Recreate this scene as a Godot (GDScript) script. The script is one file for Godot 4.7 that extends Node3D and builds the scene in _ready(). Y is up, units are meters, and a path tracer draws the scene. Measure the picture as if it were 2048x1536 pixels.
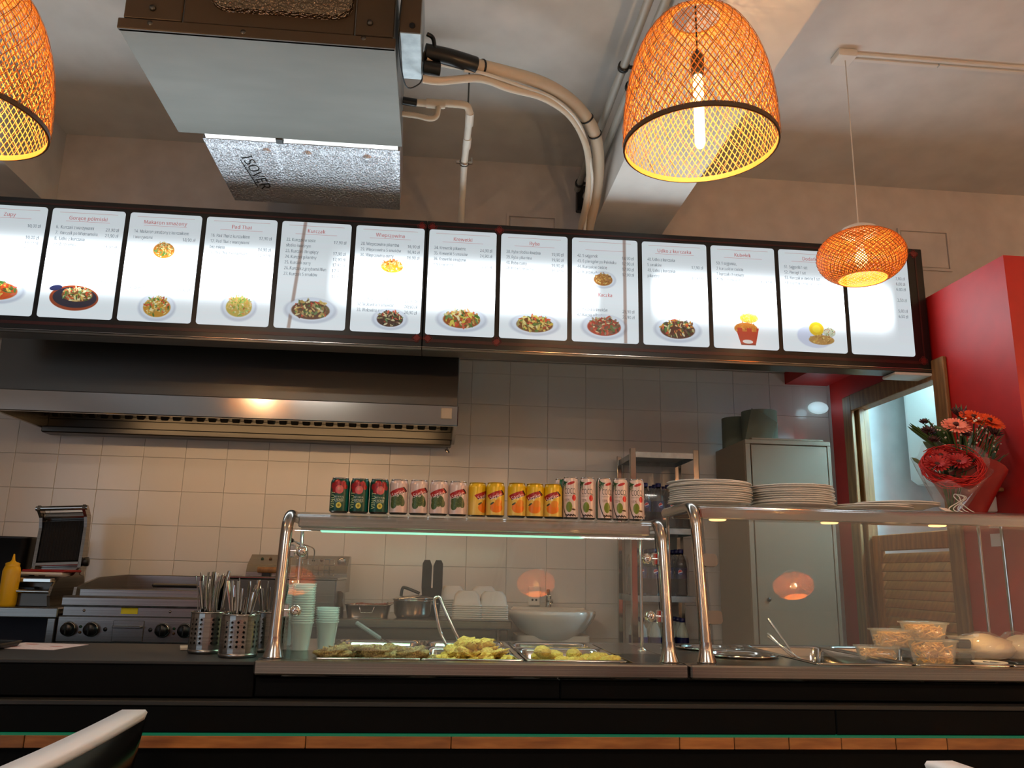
extends Node3D
# A noodle bar counter seen from a table: menu lightboxes, glass food cases, an open kitchen behind.

var M := {}
var names := {}
var fonts := {}
var glyphs := {}
var rng := RandomNumberGenerator.new()
const WALL_Z := -4.5
const CEIL_Y := 3.289
const RED_X := 2.255

func _ready() -> void:
	rng.seed = 7
	camera_and_light()
	materials()
	room()
	red_block()
	ceiling_things()
	menu_boxes()
	pendants()
	kitchen()
	counter()
	glass_cases()
	food()
	shelf_goods()
	bouquets()
	foreground()

func camera_and_light() -> void:
	var cam := Camera3D.new()
	cam.name = "camera"
	var p := deg_to_rad(13.0)
	var y := deg_to_rad(5.13)
	var r := deg_to_rad(-1.184)
	var f := Vector3(sin(y) * cos(p), sin(p), -cos(y) * cos(p))
	var r0 := Vector3(cos(y), 0, sin(y))
	var u0 := r0.cross(f)
	cam.transform = Transform3D(Basis(cos(r) * r0 - sin(r) * u0, sin(r) * r0 + cos(r) * u0, -f), Vector3(0, 1.2, 0))
	cam.fov = rad_to_deg(2.0 * atan(768.0 / 1640.0))
	cam.near = 0.05
	cam.far = 50.0
	add_child(cam)
	var we := WorldEnvironment.new()
	we.name = "world_environment"
	var e := Environment.new()
	e.background_mode = Environment.BG_COLOR
	e.background_color = Color.BLACK
	e.tonemap_mode = Environment.TONE_MAPPER_LINEAR
	e.tonemap_exposure = 1.12
	e.sdfgi_enabled = true
	e.ssao_enabled = true
	e.ssil_enabled = true
	we.environment = e
	add_child(we)
	# the two backlit menus throw cool light into the dining room
	for k in 2:
		area("menu_light", Vector3([-1.06, 1.06][k], 2.45, -3.43), Vector3(0, 0, 1), Vector2([1.9, 2.2][k], 0.46), Color(0.9, 0.97, 1.0), 0.55)
	# unseen ceiling panels behind the camera, placed to light the whole room
	for k in 2:
		area("unseen_panel_light", Vector3([-1.6, 1.4][k], CEIL_Y - 0.06, 1.0), Vector3(0, -1, 0), Vector2(1.2, 0.3), Color(1.0, 0.97, 0.93), 4.2)
	# cool light from an unseen window, placed to light the left side
	area("unseen_window_light", Vector3(-4.5, 1.6, 2.6), Vector3(1, 0, 0), Vector2(3.2, 2.0), Color(0.80, 0.90, 1.0), 1.7)

func area(called: String, at: Vector3, towards: Vector3, size: Vector2, color: Color, energy: float) -> AreaLight3D:
	var l := AreaLight3D.new()
	l.name = called
	l.area_size = size
	l.light_color = color
	l.light_energy = energy
	l.area_range = 14.0
	l.area_attenuation = 2.0
	l.shadow_enabled = true
	add_child(l, true)
	var up := Vector3.UP if absf(towards.y) < 0.9 else Vector3.FORWARD
	l.transform = Transform3D(Basis.looking_at(towards, up), at)
	return l

func omni(called: String, at: Vector3, color: Color, energy: float, size := 0.03) -> OmniLight3D:
	var l := OmniLight3D.new()
	l.name = called
	l.light_color = color
	l.light_energy = energy
	l.light_size = size
	l.omni_range = 14.0
	l.omni_attenuation = 2.0
	l.shadow_enabled = true
	add_child(l, true)
	l.position = at
	return l

func spot(called: String, at: Vector3, towards: Vector3, color: Color, energy: float, angle: float, size := 0.03) -> SpotLight3D:
	var l := SpotLight3D.new()
	l.name = called
	l.light_color = color
	l.light_energy = energy
	l.light_size = size
	l.spot_angle = angle
	l.spot_range = 14.0
	l.spot_attenuation = 2.0
	l.shadow_enabled = true
	add_child(l, true)
	var up := Vector3.UP if absf(towards.y) < 0.9 else Vector3.FORWARD
	l.transform = Transform3D(Basis.looking_at(towards, up), at)
	return l

# ---------------------------------------------------------------- naming
func numbered(called: String) -> String:
	var n: int = names.get(called, -1) + 1
	names[called] = n
	return called if n == 0 else "%s_%03d" % [called, n]

func tag(o: Node3D, label: String, category := "", group := "", kind := "") -> Node3D:
	if label: o.set_meta("label", label)
	if category: o.set_meta("category", category)
	if group: o.set_meta("group", group)
	if kind: o.set_meta("kind", kind)
	return o

func thing(called: String, label: String, category: String, at := Vector3.ZERO, turn := 0.0, group := "") -> Node3D:
	var o := Node3D.new()
	o.name = numbered(called)
	add_child(o)
	o.position = at
	o.rotation.y = turn
	return tag(o, label, category, group)

func copy(src: Node3D, at: Vector3, turn := 0.0, label := "") -> Node3D:
	var o: Node3D = src.duplicate()
	var base := String(src.name)
	if base.length() > 4 and base[-4] == "_" and base.right(3).is_valid_int(): base = base.left(-4)
	o.name = numbered(base)
	add_child(o)
	o.position = at
	o.rotation.y = turn
	if label: o.set_meta("label", label)
	return o

func obj(called: String, st, m: Material, parent: Node3D = null) -> MeshInstance3D:
	var mi := MeshInstance3D.new()
	if st is SurfaceTool:
		st.generate_normals()
		mi.mesh = st.commit()
	else:
		mi.mesh = st
	mi.material_override = m
	if parent:
		mi.name = called
		parent.add_child(mi, true)
	else:
		mi.name = numbered(called)
		add_child(mi)
	return mi

func one(called: String, st, m: Material, label: String, category: String, group := "", at := Vector3.ZERO) -> MeshInstance3D:
	var o := obj(called, st, m)
	o.position = at
	tag(o, label, category, group)
	return o

func struct(called: String, st, m: Material) -> MeshInstance3D:
	var o := obj(called, st, m)
	o.set_meta("kind", "structure")
	return o

# ---------------------------------------------------------------- shapes
func new_st() -> SurfaceTool:
	var st := SurfaceTool.new()
	st.begin(Mesh.PRIMITIVE_TRIANGLES)
	st.set_uv(Vector2.ZERO)
	st.set_smooth_group(-1)
	return st

func quad(st: SurfaceTool, a: Vector3, b: Vector3, c: Vector3, d: Vector3) -> void:   # counter-clockwise seen from outside
	for v in [a, c, b, a, d, c]: st.add_vertex(v)

func tri(st: SurfaceTool, a: Vector3, b: Vector3, c: Vector3) -> void:
	for v in [a, c, b]: st.add_vertex(v)

func bx(st: SurfaceTool, c: Vector3, s: Vector3, b := 0.0, basis := Basis()) -> SurfaceTool:
	st.set_smooth_group(-1)
	var h := s * 0.5
	b = minf(b, minf(h.x, minf(h.y, h.z)) * 0.9)
	var axes := [0, 1, 2]
	for ax in axes:
		var u: int = (ax + 1) % 3
		var v: int = (ax + 2) % 3
		for sg in [-1.0, 1.0]:
			var pts := []
			for k in [[-1, -1], [1, -1], [1, 1], [-1, 1]]:
				var p := Vector3.ZERO
				p[ax] = sg * h[ax]
				p[u] = k[0] * (h[u] - b)
				p[v] = k[1] * (h[v] - b)
				pts.append(c + basis * p)
			if sg > 0: quad(st, pts[0], pts[1], pts[2], pts[3])
			else: quad(st, pts[3], pts[2], pts[1], pts[0])
		if b > 0.0:
			for su in [-1.0, 1.0]:
				for sv in [-1.0, 1.0]:
					var e := []
					for k in 4:
						var p := Vector3.ZERO
						p[ax] = (h[ax] - b) * (1.0 if k in [1, 2] else -1.0)
						p[u] = su * (h[u] - (b if k >= 2 else 0.0))
						p[v] = sv * (h[v] - (0.0 if k >= 2 else b))
						e.append(c + basis * p)
					if su * sv > 0: quad(st, e[3], e[2], e[1], e[0])
					else: quad(st, e[0], e[1], e[2], e[3])
	if b > 0.0:
		for sx in [-1.0, 1.0]:
			for sy in [-1.0, 1.0]:
				for sz in [-1.0, 1.0]:
					var a1 := c + basis * Vector3(sx * h.x, sy * (h.y - b), sz * (h.z - b))
					var a2 := c + basis * Vector3(sx * (h.x - b), sy * h.y, sz * (h.z - b))
					var a3 := c + basis * Vector3(sx * (h.x - b), sy * (h.y - b), sz * h.z)
					if sx * sy * sz > 0: tri(st, a1, a2, a3)
					else: tri(st, a3, a2, a1)
	return st

func box(c: Vector3, s: Vector3, b := 0.0, basis := Basis()) -> SurfaceTool:
	return bx(new_st(), c, s, b, basis)

func span(x0: float, x1: float, y0: float, y1: float, z0: float, z1: float, b := 0.0) -> SurfaceTool:
	return box(Vector3(x0 + x1, y0 + y1, z0 + z1) * 0.5, Vector3(absf(x1 - x0), absf(y1 - y0), absf(z1 - z0)), b)

func bspan(st: SurfaceTool, x0: float, x1: float, y0: float, y1: float, z0: float, z1: float, b := 0.0) -> SurfaceTool:
	return bx(st, Vector3(x0 + x1, y0 + y1, z0 + z1) * 0.5, Vector3(absf(x1 - x0), absf(y1 - y0), absf(z1 - z0)), b)

# rows of points; u runs along a row, v over the rows; outside is on the left of u when v goes up
func grid(st: SurfaceTool, rows: Array, closed: bool, breaks := []) -> SurfaceTool:
	var n: int = rows[0].size()
	var sg := 1
	var len := [0.0]
	for j in rows.size() - 1:
		var far := 0.0
		for i in range(0, n, maxi(1, n / 4)): far = maxf(far, rows[j][i].distance_to(rows[j + 1][i]))
		len.append(len[j] + maxf(far, 1e-6))
	for j in rows.size() - 1:
		if j in breaks: sg = sg % 28 + 1
		st.set_smooth_group(sg)
		for i in (n if closed else n - 1):
			var i2 := (i + 1) % n
			var q := [rows[j][i], rows[j][i2], rows[j + 1][i2], rows[j + 1][i]]
			var v0: float = 1.0 - len[j] / len[-1]
			var v1: float = 1.0 - len[j + 1] / len[-1]
			var uv := [Vector2(float(i) / n, v0), Vector2(float(i + 1) / n, v0), Vector2(float(i + 1) / n, v1), Vector2(float(i) / n, v1)]
			for k in [0, 2, 1, 0, 3, 2]:
				st.set_uv(uv[k])
				st.add_vertex(q[k])
	st.set_smooth_group(-1)
	return st

# profile of (radius, height) from bottom to top, outside on the right; a repeated point makes a crease
func lathe(st: SurfaceTool, prof: Array, segs := 24, xf := Transform3D()) -> SurfaceTool:
	var rows := []
	var breaks := []
	var last = null
	for p in prof:
		if last != null and p == last:
			breaks.append(rows.size() - 1)
			continue
		last = p
		var row := PackedVector3Array()
		for i in segs:
			var a := TAU * i / segs
			row.append(xf * Vector3(p.x * sin(a), p.y, p.x * cos(a)))
		rows.append(row)
	return grid(st, rows, true, breaks)

func tube(st: SurfaceTool, path: Array, r, sides := 8, caps := true) -> SurfaceTool:
	var rows := []
	var n := path.size()
	var up := Vector3.UP
	for i in n:
		var t: Vector3 = (path[mini(i + 1, n - 1)] - path[maxi(i - 1, 0)]).normalized()
		if i == 0: up = t.cross(Vector3.RIGHT if absf(t.x) < 0.8 else Vector3.UP).normalized()
		up = (up - t * up.dot(t)).normalized()
		var side := t.cross(up)
		var rad: float = r if (r is float or r is int) else r[i]
		var row := PackedVector3Array()
		for k in sides:
			var a := TAU * k / sides
			row.append(path[i] + (up * sin(a) + side * -cos(a)) * rad)
		rows.append(row)
	grid(st, rows, true)
	if caps:
		for e in [0, n - 1]:
			var row: PackedVector3Array = rows[e]
			for k in sides:
				if e == 0: tri(st, path[0], row[(k + 1) % sides], row[k])
				else: tri(st, path[e], row[k], row[(k + 1) % sides])
	return st

# a flat strip with width along the surface and thickness along the given normals
func ribbon(st: SurfaceTool, path: Array, normals: Array, w: float, th: float) -> SurfaceTool:
	var rows := []
	var n := path.size()
	for i in n:
		var t: Vector3 = (path[mini(i + 1, n - 1)] - path[maxi(i - 1, 0)]).normalized()
		var nn: Vector3 = normals[i]
		var s := t.cross(nn).normalized() * w * 0.5
		var o := nn * th * 0.5
		rows.append(PackedVector3Array([path[i] - s - o, path[i] + s - o, path[i] + s + o, path[i] - s + o]))
	var flat := new_st()
	for j in n - 1:
		for i in 4:
			quad(st, rows[j][(i + 1) % 4], rows[j][i], rows[j + 1][i], rows[j + 1][(i + 1) % 4])
	return st

# polygon in the xy plane, extruded from z0 to z1, then placed by xf
func prism(st: SurfaceTool, poly: PackedVector2Array, z0: float, z1: float, xf := Transform3D()) -> SurfaceTool:
	st.set_smooth_group(-1)
	if Geometry2D.is_polygon_clockwise(poly): poly.reverse()
	var t := Geometry2D.triangulate_polygon(poly)
	for k in range(0, t.size(), 3):
		var a := poly[t[k]]
		var b := poly[t[k + 1]]
		var c := poly[t[k + 2]]
		if (b - a).cross(c - a) < 0:
			var s := b
			b = c
			c = s
		tri(st, xf * Vector3(a.x, a.y, z1), xf * Vector3(b.x, b.y, z1), xf * Vector3(c.x, c.y, z1))
		tri(st, xf * Vector3(a.x, a.y, z0), xf * Vector3(c.x, c.y, z0), xf * Vector3(b.x, b.y, z0))
	for i in poly.size():
		var a := poly[i]
		var b := poly[(i + 1) % poly.size()]
		quad(st, xf * Vector3(a.x, a.y, z0), xf * Vector3(b.x, b.y, z0), xf * Vector3(b.x, b.y, z1), xf * Vector3(a.x, a.y, z1))
	return st

# a rounded rectangle in the xz plane, counter-clockwise from above
func rrect(w: float, d: float, r: float, y: float, c := Vector3.ZERO, n := 4) -> PackedVector3Array:
	var out := PackedVector3Array()
	r = minf(r, minf(w, d) * 0.499)
	for k in 4:
		var cx: float = (w * 0.5 - r) * [1, -1, -1, 1][k]
		var cz: float = (d * 0.5 - r) * [-1, -1, 1, 1][k]
		for i in n + 1:
			var a := PI * 0.5 * (k + float(i) / n)
			out.append(c + Vector3(cx + r * cos(a), y, cz - r * sin(a)))
	return out

func rpoly(w: float, h: float, r: float, c := Vector2.ZERO, n := 4) -> PackedVector2Array:
	var out := PackedVector2Array()
	for k in 4:
		for i in n + 1:
			var a := PI * 0.5 * (k + float(i) / n)
			out.append(c + Vector2((w * 0.5 - r) * [1, -1, -1, 1][k] + r * cos(a), (h * 0.5 - r) * [1, 1, -1, -1][k] + r * sin(a)))
	return out

func loft(st: SurfaceTool, loops: Array, cap0 := true, cap1 := true, breaks := []) -> SurfaceTool:
	grid(st, loops, true, breaks)
	for e in 2:
		if not [cap0, cap1][e]: continue
		var l: PackedVector3Array = loops[0] if e == 0 else loops[-1]
		var m := Vector3.ZERO
		for p in l: m += p / l.size()
		for i in l.size():
			var i2 := (i + 1) % l.size()
			if e == 0: tri(st, m, l[i2], l[i])
			else: tri(st, m, l[i], l[i2])
	return st

# an irregular lump
func lump(st: SurfaceTool, c: Vector3, s: Vector3, seed_: int, rough := 0.15, basis := Basis(), rings := 8, segs := 12) -> SurfaceTool:
	var no := FastNoiseLite.new()
	no.seed = seed_
	no.frequency = 1.1
	var rows := []
	for j in rings + 1:
		var b := -PI * 0.5 + PI * j / rings
		var row := PackedVector3Array()
		for i in segs:
			var a := TAU * i / segs
			var d := Vector3(cos(b) * sin(a), sin(b), cos(b) * cos(a))
			row.append(c + basis * (d * s * (1.0 + rough * no.get_noise_3dv(d * 1.3 + Vector3.ONE * seed_))))
		rows.append(row)
	return grid(st, rows, true)

func arc(c: Vector3, r: float, a0: float, a1: float, ux: Vector3, uy: Vector3, n := 8) -> Array:
	var out := []
	for i in n + 1:
		var a := lerpf(a0, a1, float(i) / n)
		out.append(c + ux * cos(a) * r + uy * sin(a) * r)
	return out

func curve(pts: Array, n := 6) -> Array:
	var out := []
	for i in pts.size() - 1:
		var p0: Vector3 = pts[maxi(i - 1, 0)]
		var p3: Vector3 = pts[mini(i + 2, pts.size() - 1)]
		for k in n: out.append(pts[i].cubic_interpolate(pts[i + 1], p0, p3, float(k) / n))
	out.append(pts[-1])
	return out

# ---------------------------------------------------------------- lettering
func glyph(s: String, font := "Droid Sans") -> Dictionary:
	var key := font + s
	if not glyphs.has(key):
		if not fonts.has(font):
			var f := SystemFont.new()
			f.font_names = PackedStringArray([font])
			fonts[font] = f
		var t := TextMesh.new()
		t.font = fonts[font]
		t.text = s
		t.depth = 0.0
		t.font_size = 32
		t.pixel_size = 1.0 / 32.0
		t.curve_step = 2.0
		var a := t.get_mesh_arrays()
		var v: PackedVector3Array = a[0]
		var ix: PackedInt32Array = a[12] if a[12] != null else PackedInt32Array(range(v.size()))
		var lo := 1e9
		var hi := -1e9
		for p in v:
			lo = minf(lo, p.x)
			hi = maxf(hi, p.x)
		glyphs[key] = {"v": v, "i": ix, "lo": lo, "w": hi - lo}
	return glyphs[key]

# flat lettering as a mesh: at is the left end of the base line, right and up the axes, em the size of the letters
func letters(st: SurfaceTool, s: String, at: Vector3, right: Vector3, up: Vector3, em: float, align := 0.0) -> SurfaceTool:
	var g := glyph(s)
	st.set_smooth_group(-1)
	for k in g.i:
		var p: Vector3 = g.v[k]
		st.add_vertex(at + right * (p.x - g.lo - g.w * align) * em + up * p.y * em)
	return st

# lettering printed on a picture by multiplying with ink or covering with it
func ink(img: Image, s: String, x: float, y: float, em: float, col: Color, align := 0.0, angle := 0.0, cover := true, font := "Droid Sans", squeeze := 1.0) -> void:
	if s == "": return
	var g := glyph(s, font)
	var ca := cos(angle)
	var sa := sin(angle)
	var w := img.get_width()
	var h := img.get_height()
	var done := {}
	var pts := PackedVector2Array()
	for p in g.v:
		var q := Vector2((p.x - g.lo - g.w * align) * em * squeeze, -p.y * em)
		pts.append(Vector2(x + q.x * ca - q.y * sa, y + q.x * sa + q.y * ca))
	for k in range(0, g.i.size(), 3):
		var a := pts[g.i[k]]
		var b := pts[g.i[k + 1]]
		var c := pts[g.i[k + 2]]
		var ar := (b - a).cross(c - a)
		if absf(ar) < 1e-6: continue
		for py in range(maxi(0, int(minf(a.y, minf(b.y, c.y)) - 0.5)), mini(h, int(maxf(a.y, maxf(b.y, c.y)) + 1.5))):
			for px in range(maxi(0, int(minf(a.x, minf(b.x, c.x)) - 0.5)), mini(w, int(maxf(a.x, maxf(b.x, c.x)) + 1.5))):
				var q := Vector2(px + 0.5, py + 0.5)
				var u := (b - a).cross(q - a) / ar
				var v := (c - b).cross(q - b) / ar
				var t := (a - c).cross(q - c) / ar
				if u < -0.02 or v < -0.02 or t < -0.02: continue
				var id := py * w + px
				if done.has(id): continue
				done[id] = true
				img.set_pixel(px, py, col if cover else img.get_pixel(px, py) * col)

func ellipse(img: Image, cx: float, cy: float, rx: float, ry: float, col: Color, angle := 0.0, soft := 0.0, multiply := false) -> void:
	var m := maxf(rx, ry) + 1
	for py in range(maxi(0, int(cy - m)), mini(img.get_height(), int(cy + m) + 1)):
		for px in range(maxi(0, int(cx - m)), mini(img.get_width(), int(cx + m) + 1)):
			var d := Vector2(px + 0.5 - cx, py + 0.5 - cy).rotated(-angle)
			var q := sqrt((d.x / rx) * (d.x / rx) + (d.y / ry) * (d.y / ry))
			if q > 1.0: continue
			var k := col.a * (1.0 if soft <= 0.0 else clampf((1.0 - q) / soft, 0.0, 1.0))
			var o := img.get_pixel(px, py)
			img.set_pixel(px, py, o.lerp(Color(o.r * col.r, o.g * col.g, o.b * col.b) if multiply else Color(col.r, col.g, col.b), k))

func texture(img: Image) -> ImageTexture:
	return ImageTexture.create_from_image(img)

func mat(called: String, c: Color, rough := 0.6, metal := 0.0, more := {}) -> StandardMaterial3D:
	var m := StandardMaterial3D.new()
	m.resource_name = called
	m.albedo_color = c
	m.roughness = rough
	m.metallic = metal
	for k in more: m.set(k, more[k])
	M[called] = m
	return m

func noise_tex(freq: float, lo: Color, hi: Color, size := 512, seed_ := 1, normal := 0.0) -> NoiseTexture2D:
	var t := NoiseTexture2D.new()
	var n := FastNoiseLite.new()
	n.seed = seed_
	n.frequency = freq
	n.fractal_octaves = 4
	t.noise = n
	t.width = size
	t.height = size
	t.seamless = true
	if normal > 0.0:
		t.as_normal_map = true
		t.bump_strength = normal
	else:
		var g := Gradient.new()
		g.colors = PackedColorArray([lo, hi])
		t.color_ramp = g
	return t

# ---------------------------------------------------------------- materials
func materials() -> void:
	var plaster := noise_tex(0.02, Color(0.93, 0.93, 0.93), Color.WHITE, 512, 3)
	var rough_bump := noise_tex(0.08, Color.BLACK, Color.WHITE, 512, 5)
	var tri := {"uv1_triplanar": true, "uv1_world_triplanar": true}
	mat("wall_paint", Color(0.83, 0.80, 0.78), 0.85, 0.0, tri.merged({"albedo_texture": plaster, "uv1_scale": Vector3.ONE * 0.6}))
	mat("ceiling_paint", Color(0.85, 0.84, 0.825), 0.85, 0.0, tri.merged({"albedo_texture": plaster, "uv1_scale": Vector3.ONE * 0.4}))
	mat("red_paint", Color(0.72, 0.07, 0.045), 0.5, 0.0, tri.merged({"albedo_texture": plaster, "uv1_scale": Vector3.ONE * 0.8}))
	mat("floor_stone", Color(0.74, 0.73, 0.71), 0.5)
	mat("tile_white", Color(0.80, 0.785, 0.765), 0.16)
	mat("grout", Color(0.76, 0.74, 0.715), 0.8)
	var brushed := Image.create(256, 256, false, Image.FORMAT_RGB8)
	for y in 256:
		var v := rng.randf_range(0.82, 1.0)
		for x in 256: brushed.set_pixel(x, y, Color.WHITE * clampf(v + rng.randf_range(-0.03, 0.03), 0, 1))
	var brush_tex := texture(brushed)
	mat("steel", Color(0.66, 0.645, 0.62), 0.27, 1.0, tri.merged({"albedo_texture": brush_tex, "uv1_scale": Vector3.ONE * 3.0}))
	mat("steel_polished", Color(0.72, 0.70, 0.67), 0.12, 1.0)
	mat("steel_band", Color(0.70, 0.69, 0.67), 0.13, 1.0)
	mat("steel_dark", Color(0.38, 0.37, 0.35), 0.35, 1.0)
	mat("steel_tube", Color(0.70, 0.67, 0.64), 0.2, 1.0)
	mat("chrome", Color(0.85, 0.83, 0.80), 0.05, 1.0)
	mat("galvanised", Color(0.68, 0.70, 0.71), 0.42, 0.75, tri.merged({"albedo_texture": noise_tex(0.03, Color(0.8, 0.82, 0.82), Color.WHITE, 256, 8), "uv1_scale": Vector3.ONE * 2.0}))
	mat("unit_panel", Color(0.52, 0.525, 0.505), 0.55, 0.2, tri.merged({"albedo_texture": noise_tex(0.006, Color(0.93, 0.93, 0.93), Color.WHITE, 512, 9), "uv1_scale": Vector3(0.5, 0.5, 1.6)}))
	mat("unit_front_shaded", Color(0.29, 0.225, 0.145), 0.5, 0.2)  # brown carries the warm shade of faces turned away from the menu light
	mat("foil_shiny", Color(0.62, 0.56, 0.48), 0.16, 1.0, tri.merged({"heightmap_enabled": true, "heightmap_texture": rough_bump, "heightmap_scale": 2.5, "uv1_scale": Vector3.ONE * 1.6}))
	mat("foil", Color(0.86, 0.87, 0.90), 0.30, 0.78, tri.merged({"heightmap_enabled": true, "heightmap_texture": rough_bump, "heightmap_scale": 0.7, "uv1_scale": Vector3.ONE * 2.0}))
	mat("black_board", Color(0.035, 0.035, 0.033), 0.6, 0.0, {"metallic_specular": 0.2})
	mat("black_top", Color(0.15, 0.145, 0.13), 0.55, 0.0, tri.merged({"albedo_texture": noise_tex(0.2, Color(0.8, 0.8, 0.8), Color.WHITE, 256, 4), "uv1_scale": Vector3.ONE * 4.0}))
	mat("black_plastic", Color(0.02, 0.02, 0.02), 0.35)
	mat("black_matte", Color(0.018, 0.018, 0.02), 0.8)
	mat("chair_plastic", Color(0.035, 0.02, 0.018), 0.25)
	mat("chair_rim", Color(0.93, 0.94, 0.96), 0.35)
	mat("white_plastic", Color(0.85, 0.83, 0.80), 0.4)
	mat("beige_plastic", Color(0.80, 0.74, 0.65), 0.45)
	mat("grey_plastic", Color(0.45, 0.46, 0.47), 0.5)
	mat("pipe_white", Color(0.84, 0.82, 0.78), 0.35)
	mat("pipe_grey", Color(0.60, 0.59, 0.56), 0.4)
	mat("pipe_foam", Color(0.80, 0.74, 0.66), 0.7)
	mat("porcelain", Color(0.86, 0.84, 0.81), 0.12)
	mat("locker_grey", Color(0.53, 0.47, 0.39), 0.5)
	var grain := noise_tex(0.02, Color(0.72, 0.66, 0.6), Color.WHITE, 256, 12)
	mat("pine", Color(0.60, 0.43, 0.25), 0.55, 0.0, tri.merged({"albedo_texture": grain, "uv1_scale": Vector3(6, 0.7, 6)}))
	mat("pine_orange", Color(0.74, 0.46, 0.22), 0.5, 0.0, tri.merged({"albedo_texture": grain, "uv1_scale": Vector3(6, 0.9, 6)}))
	mat("oak_strip", Color(0.66, 0.43, 0.21), 0.5, 0.0, tri.merged({"albedo_texture": grain, "uv1_scale": Vector3(0.9, 7, 7)}))
	mat("paper_green", Color(0.40, 0.42, 0.36), 0.95)
	mat("paper_white", Color(0.86, 0.80, 0.78), 0.8)
	mat("foam_white", Color(0.80, 0.765, 0.73), 0.7)
	mat("yellow", Color(0.86, 0.66, 0.02), 0.4)
	mat("sticker_yellow", Color(0.82, 0.76, 0.06), 0.6)
	mat("red_plastic", Color(0.55, 0.05, 0.03), 0.4)
	mat("glass", Color(0.93, 0.97, 0.95, 0.03), 0.0, 0.0, {"transparency": BaseMaterial3D.TRANSPARENCY_ALPHA})
	mat("cellophane", Color(0.97, 0.95, 0.93, 0.06), 0.08, 0.0, {"transparency": BaseMaterial3D.TRANSPARENCY_ALPHA})
	mat("clear_plastic", Color(0.86, 0.93, 0.92, 0.30), 0.18, 0.0, {"transparency": BaseMaterial3D.TRANSPARENCY_ALPHA})
	mat("clear_lid", Color(0.92, 0.92, 0.86, 0.13), 0.15, 0.0, {"transparency": BaseMaterial3D.TRANSPARENCY_ALPHA})
	mat("bamboo", Color(0.88, 0.64, 0.29), 0.6, 0.0, {"backlight_enabled": true, "backlight": Color(0.74, 0.53, 0.24)})
	mat("bamboo_outer_shaded", Color(0.62, 0.40, 0.18), 0.7)  # darker bamboo; shade of the unlit outer strands is put into the colour
	mat("bamboo_rim", Color(0.30, 0.20, 0.10), 0.6)
	mat("cord_black", Color(0.03, 0.03, 0.03), 0.6)
	mat("cord_white", Color(0.80, 0.76, 0.72), 0.5)

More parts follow.
